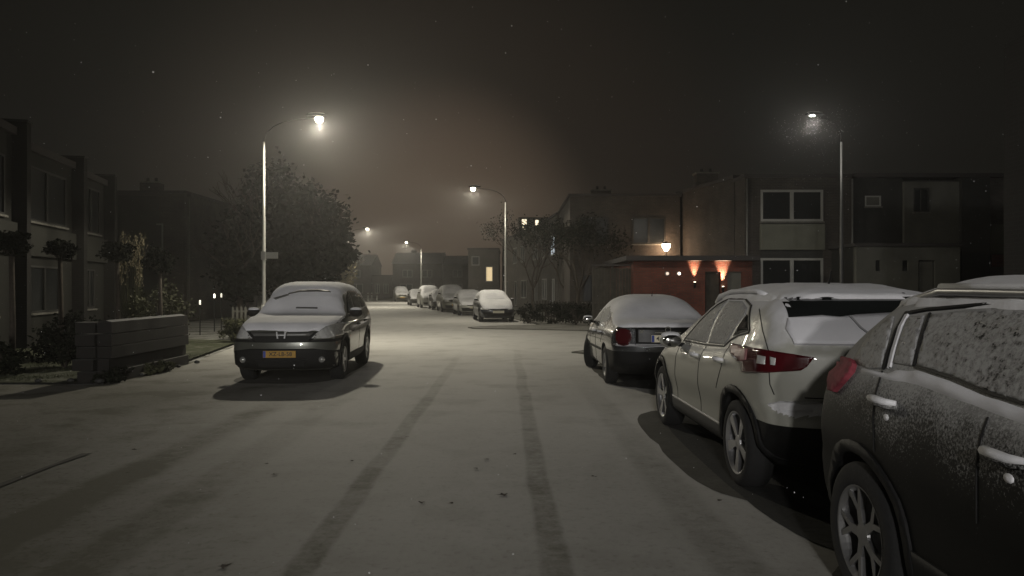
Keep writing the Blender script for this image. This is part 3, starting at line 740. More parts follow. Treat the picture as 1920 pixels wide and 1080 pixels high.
black.node_tree.nodes['Principled BSDF'].inputs['Specular IOR Level'].default_value = .18
sp = Car(P, (2.625, 2.375, 0), 0, 'parked_car', 'black SUV dusted with snow, nearest the camera and cut off by the right edge', 'car', None, black, .016, snow_lo=.40, nosnow=lambda v: .6 < v.z < 1.50 and (abs(v.x) > .60 and v.y > -1.0 or v.y > 1.75))
s = sp
zp = lambda L_: [(1520+x/1.8, 480+y/1.8) for x, y in L_]
s.panel('side_window', zp([(362,368),(372,300),(395,215),(408,200),(560,182),(735,172),(900,172),(900,560),(720,492),(600,455),(480,405)]), 'px', M['glass_speck'], off=.006, step=9, mirror=True)
s.panel('side_window', zp([(282,362),(300,290),(330,212),(345,206),(385,202),(362,280),(346,372),(300,365)]), 'px', M['glass_speck'], off=.006, step=9, mirror=True)
s.panel('quarter_window', zp([(150,345),(175,300),(215,248),(262,210),(283,205),(262,290),(240,378),(200,382),(165,365)]), 'px', M['glass_speck'], off=.005, step=9, mirror=True)
s.panel('windscreen', [(-.62, 1.2), (.62, 1.2), (.55, 1.5), (-.55, 1.5)], 'front', M['glass'], off=.003)
s.panel('rear_window', [(-.52, 1.2), (.52, 1.2), (.45, 1.45), (-.45, 1.45)], 'rear', M['glass'], off=.003)
s.panel('side_window', [(-.75, 1.13), (-.45, 1.32), (-.05, 1.48), (.0, 1.48), (.0, 1.17)], 'right', M['glass_speck'], **sw)
s.line('window_trim', zp([(362,374),(480,412),(600,463),(735,503)]), 'px', M['black_plastic'], 4, off=.012, mirror=True)
s.line('window_trim', zp([(325,196),(395,184),(560,170),(735,160)]), 'px', M['black_plastic'], 6, off=.012, mirror=True)
s.ridge('shoulder_snow', zp([(160,372),(215,386),(262,394),(290,380),(362,380),(480,420),(600,470),(735,512),(900,560)]), zp([(160,398),(215,408),(262,420),(310,432),(362,440),(480,484),(600,530),(735,580),(900,636)]), 'px', M['snow_thin'], .020, mirror=True)
s.line('pillar_seam', zp([(352,372),(380,270),(405,195)]), 'px', M['gap'], 4, off=.009, mirror=True)
s.line('door_frame', zp([(248,384),(262,330),(290,250),(325,190)]), 'px', M['gap'], 4, off=.008, mirror=True)
s.line('door_frame_snow', zp([(268,378),(282,320),(306,240),(333,190)]), 'px', M['snow_thin'], 8, off=.010, mirror=True)
s.panel('tail_light', zp([(80,385),(92,360),(120,345),(150,352),(157,368),(150,392),(122,425),(90,460),(72,455),(70,420)]), 'px', plain('red_lens_frosted', (.24, .05, .065), .75, 0, .35, scale=18, spec=.15), off=.026, thick=.02, step=7, mirror=True)
s.line('panel_seam', zp([(243,388),(218,470),(210,540),(212,600),(214,660)]), 'px', M['gap'], 3, off=.004, mirror=True)
s.line('panel_seam', zp([(600,545),(575,610),(560,700),(560,900)]), 'px', M['gap'], 3, off=.004, mirror=True)
s.panel('sill_trim', [(-.92, .22), (-.88, .44), (.88, .44), (.92, .22)], 'right', M['black_plastic'], off=.010, mirror=True)
for yc in (-P['wb']/2, P['wb']/2):
    ra, rb = P['wr']+.045, P['wr']+.105
    pts = [(yc+rb*math.cos(R(a)), P['wr']+rb*math.sin(R(a))) for a in range(-12, 193, 12)]+[(yc+ra*math.cos(R(a)), P['wr']+ra*math.sin(R(a))) for a in range(192, -13, -12)]
    s.panel('wheel_arch_trim', pts, 'right', M['black_plastic'], off=.012, mirror=True, step=.06)
s.wheels('y', .235, .235, mat=M['alloy_dull'])
s.mirrors(-.72, 1.10, black)
def hpos(px, py):
    h = s.hit('px', px, py); return h[0]
for (px, py) in ((1661, 757), (1888, 862)):
    q = hpos(px, py); s.handle(q.y, q.z, black, True, .20)
    k = MB(); k.ell((q.x-.004, q.y-.02, q.z-.06), (.012, .03, .018), 10); k.build('lock_snow', M['snow'], s.root, True)
for sx in (-1, 1):
    a = MB(); a.tube([(sx*.60, -.6, s.hit('top', sx*.60, -.6)[0].z+.0)]+[(sx*.63, y, s.hit('top', sx*.63, y)[0].z+.045) for y in (-.45, 0, .4, .8, 1.1)]+[(sx*.60, 1.35, s.hit('top', sx*.60, 1.35)[0].z+.0)], .02, 8); a.build('roof_rail', M['alloy_dull'], s.root, True)
    a = MB(); a.tube([(sx*.63, y, s.hit('top', sx*.63, y)[0].z+.066) for y in (-.45, 0, .4, .8, 1.1)], .016, 8); a.build('rail_snow', M['snow'], s.root, True)
# ------------------------------------------------------------------ ground, road, pavements
def sheet(name, outline, z, mat, thick=0, kind='structure'):
    bm = bmesh.new(); f = bm.faces.new([bm.verts.new((x, y, z)) for x, y in outline])
    if f.normal.z < 0 or True:
        f.normal_update()
        if f.normal.z < 0: bmesh.ops.reverse_faces(bm, faces=[f])
    if thick:
        r = bmesh.ops.extrude_face_region(bm, geom=[f]); 
        for g in r['geom']:
            if isinstance(g, bmesh.types.BMVert): g.co.z -= thick
    bmesh.ops.recalc_face_normals(bm, faces=bm.faces)
    bmesh.ops.triangulate(bm, faces=bm.faces)
    if not thick:
        for f in bm.faces:
            if f.normal.z < 0: f.normal_flip()
    me = bpy.data.meshes.new(name); bm.to_mesh(me); bm.free(); me.materials.append(mat)
    o = bpy.data.objects.new(name, me); C.objects.link(o); o['kind'] = kind
    return o
def road_material():
    m, n, l, p = nmat('snowy_road')
    geo = N(n, 'ShaderNodeNewGeometry'); sp = N(n, 'ShaderNodeSeparateXYZ'); l.new(geo.outputs['Position'], sp.inputs[0])
    def mth(op, a, b=None, c=None):
        q = N(n, 'ShaderNodeMath', operation=op)
        for i, v in enumerate((a, b, c)):
            if v is None: continue
            if isinstance(v, (int, float)): q.inputs[i].default_value = v
            else: l.new(v, q.inputs[i])
        return q.outputs[0]
    X, Y = sp.outputs['X'], sp.outputs['Y']
    wob = N(n, 'ShaderNodeTexNoise', i_Scale=.35, i_Detail=2); l.new(geo.outputs['Position'], wob.inputs['Vector'])
    fine = N(n, 'ShaderNodeTexNoise', i_Scale=16, i_Detail=8, i_Roughness=.75); l.new(geo.outputs['Position'], fine.inputs['Vector'])
    med = N(n, 'ShaderNodeTexNoise', i_Scale=1.3, i_Detail=6, i_Roughness=.6); l.new(geo.outputs['Position'], med.inputs['Vector'])
    bigr = N(n, 'ShaderNodeTexNoise', i_Scale=.22, i_Detail=3); l.new(geo.outputs['Position'], bigr.inputs['Vector'])
    spots = N(n, 'ShaderNodeTexVoronoi', i_Scale=2.6); l.new(geo.outputs['Position'], spots.inputs['Vector'])
    grit = N(n, 'ShaderNodeTexNoise', i_Scale=7, i_Detail=9, i_Roughness=.8); l.new(geo.outputs['Position'], grit.inputs['Vector'])
    def track(x0, slope, hw, soft, fade0, fade1, strength):
        c = mth('MULTIPLY_ADD', Y, slope, x0); c = mth('MULTIPLY_ADD', wob.outputs['Fac'], .16, c)
        d = mth('ABSOLUTE', mth('SUBTRACT', X, c)); d = mth('MULTIPLY_ADD', mth('SUBTRACT', fine.outputs['Fac'], .5), .10, d)
        mr = N(n, 'ShaderNodeMapRange'); mr.clamp = True; l.new(d, mr.inputs['Value']); mr.inputs['From Min'].default_value = hw+soft; mr.inputs['From Max'].default_value = hw; mr.interpolation_type = 'SMOOTHSTEP'
        fy = N(n, 'ShaderNodeMapRange'); fy.clamp = True; l.new(Y, fy.inputs['Value']); fy.inputs['From Min'].default_value = fade1; fy.inputs['From Max'].default_value = fade0
        md = N(n, 'ShaderNodeMapRange'); md.clamp = True; l.new(med.outputs['Fac'], md.inputs['Value']); md.inputs['From Min'].default_value = .3; md.inputs['From Max'].default_value = .6; md.inputs['To Min'].default_value = .55
        br = N(n, 'ShaderNodeMapRange'); br.clamp = True; l.new(grit.outputs['Fac'], br.inputs['Value']); br.inputs['From Min'].default_value = .38; br.inputs['From Max'].default_value = .58; br.inputs['To Min'].default_value = .45; br.inputs['To Max'].default_value = 1.15
        return mth('MULTIPLY', mth('MULTIPLY', mth('MULTIPLY', mth('MULTIPLY', mr.outputs[0], fy.outputs[0]), md.outputs[0]), br.outputs[0]), strength)
    f = track(-1.24, -.004, .06, .05, 10, 20, .35)
    f = mth('MAXIMUM', f, track(.19, -.008, .06, .05, 11, 21, .37))
    f = mth('MAXIMUM', f, track(1.25, -.01, .10, .12, 9, 16, .22))
    f = mth('MAXIMUM', f, track(-2.45, -.01, .12, .14, 9, 18, .16))
    f = mth('MAXIMUM', f, track(-3.32, .0, .08, .22, 9.5, 11.5, .33))
    # thin patches where the paving grins through
    th = N(n, 'ShaderNodeMapRange'); th.clamp = True; l.new(med.outputs['Fac'], th.inputs['Value']); th.inputs['From Min'].default_value = .50; th.inputs['From Max'].default_value = .75; th.inputs['To Max'].default_value = .30
    f = mth('ADD', f, th.outputs[0])
    pv = N(n, 'ShaderNodeMapRange'); pv.clamp = True; l.new(fine.outputs['Fac'], pv.inputs['Value']); pv.inputs['From Min'].default_value = .52; pv.inputs['From Max'].default_value = .7; pv.inputs['To Max'].default_value = .22
    f = mth('ADD', f, pv.outputs[0])
    bn = N(n, 'ShaderNodeMapRange'); bn.clamp = True; l.new(bigr.outputs['Fac'], bn.inputs['Value']); bn.inputs['From Min'].default_value = .4; bn.inputs['From Max'].default_value = .7; bn.inputs['To Max'].default_value = .14
    f = mth('ADD', f, bn.outputs[0])
    dl = N(n, 'ShaderNodeMapRange'); dl.clamp = True; l.new(X, dl.inputs['Value']); dl.inputs['From Min'].default_value = -.2; dl.inputs['From Max'].default_value = -5.0; dl.inputs['To Max'].default_value = .78; dy = N(n, 'ShaderNodeMapRange'); dy.clamp = True; l.new(Y, dy.inputs['Value']); dy.inputs['From Min'].default_value = 22; dy.inputs['From Max'].default_value = 11; f = mth('MULTIPLY_ADD', dl.outputs[0], dy.outputs[0], f)  # dim light and thin snow on the near left, both as darker colour
    dn = N(n, 'ShaderNodeMapRange'); dn.clamp = True; l.new(mth('MULTIPLY_ADD', med.outputs['Fac'], 5.0, Y), dn.inputs['Value']); dn.inputs['From Min'].default_value = 11; dn.inputs['From Max'].default_value = 5; dn.inputs['To Max'].default_value = .58; f = mth('ADD', f, dn.outputs[0]); f = mth('MINIMUM', f, 1.0)  # darker towards the camera: light falloff put into colour, plus thinner snow
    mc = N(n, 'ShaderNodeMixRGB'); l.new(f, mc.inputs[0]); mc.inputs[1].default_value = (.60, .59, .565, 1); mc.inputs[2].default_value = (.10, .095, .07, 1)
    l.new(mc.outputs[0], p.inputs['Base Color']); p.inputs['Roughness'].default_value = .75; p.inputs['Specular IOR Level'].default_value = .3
    hh = mth('MULTIPLY_ADD', f, -1.0, fine.outputs['Fac'])
    b = N(n, 'ShaderNodeBump', i_Strength=.5, i_Distance=.012); l.new(hh, b.inputs['Height']); l.new(b.outputs[0], p.inputs['Normal'])
    return m
def patchy(name, base, snow, lo=.42, hi=.58, scale=1.1):
    m, n, l, p = nmat(name)
    geo = N(n, 'ShaderNodeNewGeometry')
    a = N(n, 'ShaderNodeTexNoise', i_Scale=scale, i_Detail=9, i_Roughness=.68); l.new(geo.outputs['Position'], a.inputs['Vector'])
    r = ramp(n, lo, hi); l.new(a.outputs['Fac'], r.inputs[0])
    f2 = N(n, 'ShaderNodeTexNoise', i_Scale=22, i_Detail=6); l.new(geo.outputs['Position'], f2.inputs['Vector'])
    r2 = ramp(n, .3, .7, c4([x*.7 for x in snow]), c4(snow)); l.new(f2.outputs['Fac'], r2.inputs[0])
    mc = N(n, 'ShaderNodeMixRGB'); l.new(r.outputs[0], mc.inputs[0]); mc.inputs[1].default_value = c4(base); l.new(r2.outputs[0], mc.inputs[2])
    l.new(mc.outputs[0], p.inputs['Base Color']); p.inputs['Roughness'].default_value = .88
    b = N(n, 'ShaderNodeBump', i_Strength=.5, i_Distance=.015); l.new(f2.outputs['Fac'], b.inputs['Height']); l.new(b.outputs[0], p.inputs['Normal'])
    return m
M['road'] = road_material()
M['ground'] = patchy('snowy_ground', (.05, .05, .03), (.45, .45, .43), .35, .6)
M['pave'] = patchy('snowy_pavement', (.13, .125, .095), (.36, .355, .33), .22, .60)
M['lawn'] = patchy('patchy_lawn', (.035, .042, .015), (.22, .22, .18), .48, .72, 2.5)
M['asphalt'] = patchy('bare_paving', (.055, .052, .042), (.10, .095, .08), .4, .7, 3)
M['car_shade'] = patchy('shaded_paving', (.014, .014, .012), (.03, .03, .026), .45, .75, 3)  # near-black tone painted for the shadow under the cars
M['gutter'] = patchy('slush_gutter', (.055, .05, .028), (.30, .29, .25), .42, .72, 1.6)
M['kerb'] = patchy('kerb_stone', (.07, .068, .055), (.2, .195, .175), .45, .75, 2.5)
sheet('ground', [(-220, -60), (220, -60), (220, 260), (-220, 260)], -.03, M['ground'])
edgeL = [(-3.42, -30), (-3.42, 8.8), (-3.5, 9.8), (-3.85, 10.7), (-4.6, 11.6), (-5.05, 12.4), (-5.15, 13.6), (-5.15, 17), (-5.6, 24), (-7.9, 34), (-12.7, 61), (-20.5, 96), (-25, 116)]
edgeRn = [(3.75, -30), (3.75, 16.7), (3.3, 17.4), (1.75, 17.75), (1.45, 18.2), (1.9, 18.8), (4.5, 19.2), (60, 20.2)]
edgeRf = [(60, 28.5), (6, 27.2), (2.9, 27.3), (0.4, 28.3), (-1.5, 28.8), (-1.75, 29.6), (-.9, 30.6), (1.1, 31.6), (0.9, 34), (-1.0, 43), (-3.1, 52.7), (-6.7, 69), (-13.6, 100), (-17.2, 116)]
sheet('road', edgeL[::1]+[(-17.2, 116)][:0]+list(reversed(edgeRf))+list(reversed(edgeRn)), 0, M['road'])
def off(pts, d):
    out = []
    for i, p in enumerate(pts):
        a = pts[max(i-1, 0)]; b = pts[min(i+1, len(pts)-1)]
        t = Vector((b[0]-a[0], b[1]-a[1])).normalized(); out.append((p[0]-t.y*d, p[1]+t.x*d))
    return out
def kerb(pts, d, name='kerb', w=.13, h=.03, mat='kerb'):
    a = off(pts, 0); b = off(pts, d*w)
    mb = MB(); vs = []; fs = []
    for p, q in zip(a, b): vs += [(p[0], p[1], -.01), (p[0], p[1], h), (q[0], q[1], h), (q[0], q[1], -.01)]
    for i in range(len(a)-1):
        k = i*4
        for j in range(3): fs.append((k+j, k+j+1, k+4+j+1, k+4+j))
    mb.add(vs, fs); o = mb.build(name, M[mat]); o['kind'] = 'structure'
    return b
kL = edgeL; kRn = kerb(edgeRn, -1); kRf = kerb(edgeRf, -1)
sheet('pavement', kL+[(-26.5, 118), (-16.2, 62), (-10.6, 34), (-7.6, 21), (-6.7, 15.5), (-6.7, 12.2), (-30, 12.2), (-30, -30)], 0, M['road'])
sheet('pavement', kRn+[(60, 21.6), (60, 60-40), (60, 17.5), (6.6, 17), (6.6, -30)][2:], .025, M['pave'], .05)
sheet('pavement', kRf+[(-14.6, 116), (-10.6, 100), (-3.7, 69), (.1, 52.7), (2.2, 43), (3.1, 36), (4.2, 30.4), (60, 30.4)], .025, M['pave'], .05)
sheet('paving_edge', [(-4.05, 2.0), (-4.02, 4), (-4.05, 6.6), (-4.0, 7.1), (-4.09, 7.1), (-4.12, 6.0), (-4.10, 4), (-4.12, 2)], .009, M['asphalt'])
# paving kept bare under and around the parked cars
def blob(x0, x1, y0, y1, j, seed):
    rnd = random.Random(seed); pts = []
    def e(a, b, n):
        for i in range(n): yield (a[0]+(b[0]-a[0])*i/n, a[1]+(b[1]-a[1])*i/n)
    for a, b, n in (((x0, y0), (x1, y0), 8), ((x1, y0), (x1, y1), 14), ((x1, y1), (x0, y1), 8), ((x0, y1), (x0, y0), 14)):
        for q in e(a, b, n): pts.append((q[0]+rnd.uniform(-j, j), q[1]+rnd.uniform(-j, j)))
    cx, cy = (x0+x1)/2, (y0+y1)/2
    out = []
    for x, y in pts:   # round the corners
        u, v = (x-cx)/(x1-x0)*2, (y-cy)/(y1-y0)*2; r_ = max(1, (abs(u)**4+abs(v)**4)**.25)
        out.append((cx+u/r_*(x1-x0)/2, cy+v/r_*(y1-y0)/2))
    return out
sheet('paving_patch', blob(1.45, 3.6, 5.35, 9.7, .03, 1), .004, M['asphalt'])
sheet('paving_patch', blob(1.60, 3.6, .1, 4.45, .03, 2), .004, M['asphalt'])
sheet('paving_patch', blob(1.55, 3.2, 11.8, 15.7, .04, 3), .004, M['asphalt'])
sheet('shade_patch', blob(1.72, 3.6, 4.2, 9.3, .02, 11), .008, M['car_shade'])  # shadow under the white SUV painted as a dark sheet
sheet('shade_patch', blob(1.78, 3.3, 11.6, 15.4, .02, 12), .008, M['car_shade'])  # shadow under the saloon painted as a dark sheet
sheet('paving_patch', blob(-4.85, -3.0, 12.3, 16.3, .05, 4), .004, M['asphalt'])

# ------------------------------------------------------------------ far row of parked cars
Ph = dict(L=3.95, W=1.66, wb=2.47, fo=.80, wr=.30, n=56, er=.13, tum=.26, nl=16, nu=12, dR=.8, dF=.8,
    zt=[(0, .66), (.12, .76), (.5, .88), (.95, .97), (1.15, 1.04), (1.6, 1.32), (1.95, 1.44), (2.6, 1.47), (3.4, 1.42), (3.95, 1.34)],
    zb=[(0, .6), (.5, .78), (1.0, .9), (2.5, .95), (3.95, .98)], zbot=[(0, .25), (.5, .17), (3.4, .19), (3.95, .33)],
    side=SIDE, pf=[(.2, .06), (.5, 0), (.7, .06)], pr=[(.3, .05), (.6, 0), (.95, .05), (1.4, .34)], arch=.05)
Pm = dict(Ph, L=4.35, W=1.78, wb=2.6, fo=.85, wr=.32,
    zt=[(0, .80), (.12, .92), (.4, 1.02), (.8, 1.12), (1.0, 1.2), (1.6, 1.62), (1.95, 1.74), (2.6, 1.78), (3.8, 1.75), (4.35, 1.66)],
    zb=[(0, .7), (.5, .88), (.9, 1.0), (2.5, 1.05), (4.35, 1.08)], pr=[(.3, .05), (.6, 0), (1.0, .05), (1.7, .28)])
def far_details(s, plate_col, H):
    P = s.P; zb_ = H['zw']; zr = H['zr']
    s.panel('windscreen', [(-.56, zb_), (.56, zb_), (.50, zr), (-.50, zr)], 'front', M['snow_thin'], off=.024, step=.08)
    s.panel('side_window', [(-.62, zb_-.08), (-.15, zr-.03), (.10, zr), (.12, zb_-.08)], 'right', M['glass_frost'], mirror=True, step=.08)
    s.panel('side_window', [(.2, zb_-.08), (.2, zr), (.85, zr-.04), (.95, zb_-.04)], 'right', M['glass_frost'], mirror=True, step=.08)
    s.panel('grille', [(-.42, H['g1']), (.42, H['g1']), (.36, H['g0']), (-.36, H['g0'])], 'front', M['black_plastic'], off=.01, step=.06)
    s.panel('lower_bumper', [(-.70, .46), (.70, .46), (.62, .28), (-.62, .28)], 'front', M['black_plastic'], off=.01, step=.06)
    s.panel('headlight', [(.46, H['g0']+.01), (.46, H['g1']), (.66, H['g1']+.03), (.72, H['g1']), (.70, H['g0']+.03)], 'front', M['clear_lens'], off=.012, step=.05, mirror=True)
    s.plate('', 0, .50, 'front', plate_col, blue=False) if False else None
    mb = MB(); mb.box(-.26, .26, -.01, .01, -.055, .055); o = mb.build('number_plate', plate_col, s.root); h = s.hit('front', 0, .48); o.location = (0, h[0].y-.02, .48)
    s.wheels('five', .19, .18, mat=M['alloy_dull'])
    s.mirrors(-.52, zb_-.04, M['black_plastic'], size=(.09, .06, .06))
FG = 'snow-covered cars parked in a row along the far right kerb'
def place_far(Y, X, hd, P):
    k = P['fo']+P['wb']/2; return (X-math.sin(hd)*k, Y+math.cos(hd)*k, 0)
blue = dusted('slate_blue_paint', (.05, .055, .065), .3, .4, .7, lo=.45, hi=.8, speck=.12, zlo=.5, zhi=1.3)
pale = dusted('pale_paint', (.34, .34, .31), .35, .2, .6, lo=.45, hi=.8, speck=.12, zlo=.5, zhi=1.3)
beige = dusted('sage_paint', (.19, .19, .15), .35, .3, .6, lo=.45, hi=.8, speck=.15, zlo=.5, zhi=1.3)
deep = dusted('charcoal_paint', (.05, .05, .045), .35, .3, .6, lo=.45, hi=.8, speck=.15, zlo=.5, zhi=1.3)
hA = Car(Ph, place_far(34.3, -.62, R(9), Ph), R(9), 'parked_car', 'dark hatchback with a snowy windscreen, first in the far row, beside the middle lamp post', 'car', FG, blue, .03, snow_lo=.40)
far_details(hA, plain('plate_dull', (.4, .38, .3), .6), dict(zw=1.04, zr=1.34, g0=.56, g1=.68))
hB = Car(Pm, place_far(48.6, -3.65, R(12), Pm), R(12), 'parked_car', 'tall pale people carrier, third in the far row and standing higher than its neighbours', 'car', FG, beige, .03, snow_lo=.40)
far_details(hB, M['plate_y'], dict(zw=1.24, zr=1.62, g0=.66, g1=.80))
def recolour(root, mat):
    for ch in root.children:
        if ch.name.split('.')[0] == 'body': ch.material_slots[0].link = 'OBJECT'; ch.material_slots[0].material = mat
for (src, P_, Y, X, hd, mat, lab) in (
    (hA, Ph, 42.3, -2.15, R(11), pale, 'white hatchback second in the far row, half hidden behind the dark hatchback'),
    (hA, Ph, 53.6, -4.85, R(12.5), deep, 'dark low car fourth in the far row, tucked behind the tall people carrier'),
    (hB, Pm, 58.6, -6.25, R(12.5), pale, 'pale high-roofed car fifth in the far row, behind the low dark car'),
    (hA, Ph, 67, -8.3, R(12.5), deep, 'small dark car sixth in the far row, next to last before the far houses'),
    (hB, Pm, 86, -12.6, R(13), beige, 'small snowy car farthest along the row, by the end of the street')):
    c = copy_tree(src.root); c.location = place_far(Y, X, hd, P_); c.rotation_euler = (0, 0, hd); c['label'] = lab
    recolour(c, mat)

# ------------------------------------------------------------------ street lamps
def lamp(loc, arm_dir, label, H=6.5, reach=1.5, power=LAMP_W, col=(1, .92, .74), sign=False, lens='lamp_on', bowl=.12, style='bowl', tilt=14, spot=176, pm='pole', soft=.11):
    root = empty('street_lamp', loc, 0, label, 'street lamp', 'street lamps along the road')
    d = Vector((arm_dir[0], arm_dir[1], 0)).normalized()
    p = MB(); p.tube([(0, 0, 0), (0, 0, 1.1)], [.075, .075], 14); p.tube([(0, 0, 1.1), (0, 0, 1.16), (0, 0, 3.6), (.0, 0, 3.62), (0, 0, H-.75)], [.075, .055, .048, .042, .032], 14)
    p.build('pole', M[pm], root, True)
    dr = MB(); dr.box(-.045, .045, -.082, -.07, .45, .85); dr.build('access_door', M['pole'], root)
    a = MB(); a.tube([Vector((0, 0, H-.75))]+[Vector((0, 0, H-.75+.65*math.sin(t)))+d*reach*.75*(1-math.cos(t)) for t in [i*math.pi/2/7 for i in range(1, 8)]]+[Vector((0, 0, H-.08))+d*(reach-.1)], .014, 8)
    a.build('arm', M['black_plastic'], root, True)  # black colour stands in for the unlit look of the arm
    c = d*reach+Vector((0, 0, H))
    hd = MB(); hd.ell((0, 0, 0), (.30, .13, .07), 20, bot=-.25); o = hd.build('lamp_head', M['black_plastic'], root, True); o.location = c; o.rotation_euler = (0, 0, math.atan2(d.y, d.x))
    ln = MB(); ln.ell((0, 0, 0), (bowl, bowl*.9, bowl*(1.0 if style == 'bowl' else .3)), 20, top=.45); l_ = ln.build('lens', M[lens], o, True); l_.location = (.08, 0, -.035 if style != 'bowl' else -.10)
    sc2 = MB(); sc2.ell((0, 0, .05), (.24, .10, .035), 16); sc2.build('snow_cap', M['snow'], o, True)
    if sign:
        s1 = MB(); s1.box(0.05, .40, -.012, .012, 2.42, 2.60); s1.build('name_plate', M['white_paint'], root)
        s1 = MB(); s1.box(-.06, .06, -.07, -.05, 2.40, 2.62); s1.box(-.055, .055, -.06, .06, 2.38, 2.41); s1.build('sign_bracket', M['pole'], root)
    if power:
        ld = bpy.data.lights.new('lamp_light', 'SPOT'); ld.energy = power; ld.color = col; ld.shadow_soft_size = soft
        ld.spot_size = R(spot); ld.spot_blend = .12
        lo = bpy.data.objects.new('lamp_light', ld); C.objects.link(lo); lo.parent = root; lo.location = c+Vector((d.x*.08, d.y*.08, -.30 if style == 'bowl' else -.15))
        lo.rotation_euler = Vector((-d.x*math.sin(R(tilt)), -d.y*math.sin(R(tilt)), math.cos(R(tilt)))).to_track_quat('Z', 'Y').to_euler()
    return root
lamp((-7.08, 21.3, 0), (1, .0), 'left street lamp with a glowing head and a small street sign on its pole', sign=True)
lamp((-.31, 36.3, 0), (-1, 0), 'street lamp behind the far row, its pole right of the first dark hatchback', power=LAMP_W*.42, tilt=6, spot=178)
lamp((-13.4, 61, 0), (1, 0), 'distant left street lamp beside the dark tree mass')
lamp((-9.6, 79, 0), (-1, 0), 'farthest street lamp, its pole among the last parked cars', bowl=.13)
lamp((9.4, 21.3, 0), (-1, -.15), 'right street lamp in the side street before the white-windowed house', reach=.82, power=LAMP_W*.12, pm='pole_dim', lens='lamp_cool', bowl=.085, style='flat', col=(1, .96, .86))
lamp((-4.4, -14, 0), (1, .3), 'street lamp on the left pavement behind the camera', power=4500, col=(1, .97, .94), tilt=14, spot=168, reach=2.6, soft=.30)
lamp((-4.6, -34, 0), (1, .3), 'street lamp on the left, second one behind the camera', power=14000, col=(1, .97, .94), tilt=6, spot=177, reach=1.5, soft=.6)

# ------------------------------------------------------------------ haze of falling snow
hz = MB(); hz.box(-200, 200, -55, 230, -1.1, 19.5); ho = hz.build('haze', [], None) if False else None
me = bpy.data.meshes.new('haze'); b_ = MB(); b_.box(-200, 200, -55, 230, -1.1, 19.5); me.from_pydata(b_.v, [], b_.f)
hm = bpy.data.materials.new('haze'); hm.use_nodes = True; hn = hm.node_tree.nodes; hn.clear()
ov = hn.new('ShaderNodeOutputMaterial'); pv_ = hn.new('ShaderNodeVolumePrincipled'); pv_.inputs['Color'].default_value = (.88, .87, .86, 1); pv_.inputs['Density'].default_value = HAZE; pv_.inputs['Anisotropy'].default_value = .74
hm.node_tree.links.new(pv_.outputs[0], ov.inputs['Volume']); me.materials.append(hm)
hzo = bpy.data.objects.new('haze', me); C.objects.link(hzo); hzo['kind'] = 'stuff'; hzo['label'] = 'thin haze of blowing snow hanging in the street air'
# ------------------------------------------------------------------ houses
def bx(name, mat, parent, *a, bevel=0):
    mb = MB(); mb.box(*a); return mb.build(name, mat, parent, bevel=bevel)
def window(parent, x0, x1, z0, z1, y, frame='white_paint', mull=1, d=.10, pane='pane', fw=.07):
    """frame and recessed pane on a wall whose outer face is at y (facing -y)"""
    f = MB(); yo = y-.03; yi = y+d
    f.box(x0, x1, yo, yi, z0, z0+fw); f.box(x0, x1, yo, yi, z1-fw, z1); f.box(x0, x0+fw, yo, yi, z0+fw, z1-fw); f.box(x1-fw, x1, yo, yi, z0+fw, z1-fw)
    for k in range(mull):
        xm = x0+(x1-x0)*(k+1)/(mull+1); f.box(xm-fw*.75, xm+fw*.75, yo-.004, yi, z0+fw, z1-fw)
    o = f.build('window', M[frame], parent)
    p = MB(); p.box(x0+fw*.5, x1-fw*.5, y+.02, y+.05, z0+fw*.5, z1-fw*.5); p.build('pane', M[pane], o)
    s = MB(); s.box(x0-.04, x1+.04, yo-.06, y-.002, z0-.06, z0-.005); s.build('sill', M['concrete'], o)
    return o
def wall_with_holes(x0, x1, z0, z1, y0, y1, holes, name, mat, parent):
    xs = sorted(set([x0, x1]+[h[0] for h in holes]+[h[1] for h in holes])); mb = MB()
    for a, b in zip(xs[:-1], xs[1:]):
        spans = sorted([(h[2], h[3]) for h in holes if h[0] <= a+1e-6 and h[1] >= b-1e-6]); z = z0
        for s0, s1 in spans+[(z1, z1)]:
            if s0 > z+1e-4: mb.box(a, b, y0, y1, z, s0)
            z = max(z, s1)
    o = mb.build(name, mat, parent)
    bm = bmesh.new(); bm.from_mesh(o.data); bmesh.ops.remove_doubles(bm, verts=bm.verts, dist=1e-4)
    seen = {}
    for f in list(bm.faces):
        k = tuple(sorted(v.index for v in f.verts)); seen.setdefault(k, []).append(f)
    bmesh.ops.delete(bm, geom=[f for fs in seen.values() if len(fs) > 1 for f in fs], context='FACES')
    bm.to_mesh(o.data); bm.free(); return o
def chimney(parent, x, y, z, w=.9, d=.6, h=.55):
    o = bx('chimney', M['brick_dark'], parent, x-w/2, x+w/2, y-d/2, y+d/2, z, z+h)
    bx('chimney_cap', M['concrete'], o, x-w/2-.05, x+w/2+.05, y-d/2-.05, y+d/2+.05, z+h, z+h+.06)
    for k in (-.2, .2):
        m = MB(); m.lathe([(.07, z+h+.06), (.07, z+h+.25), (.05, z+h+.26)], 10, 'z', (x+k, y, 0)); m.build('chimney_pot', M['dark_panel'], o)
    return o
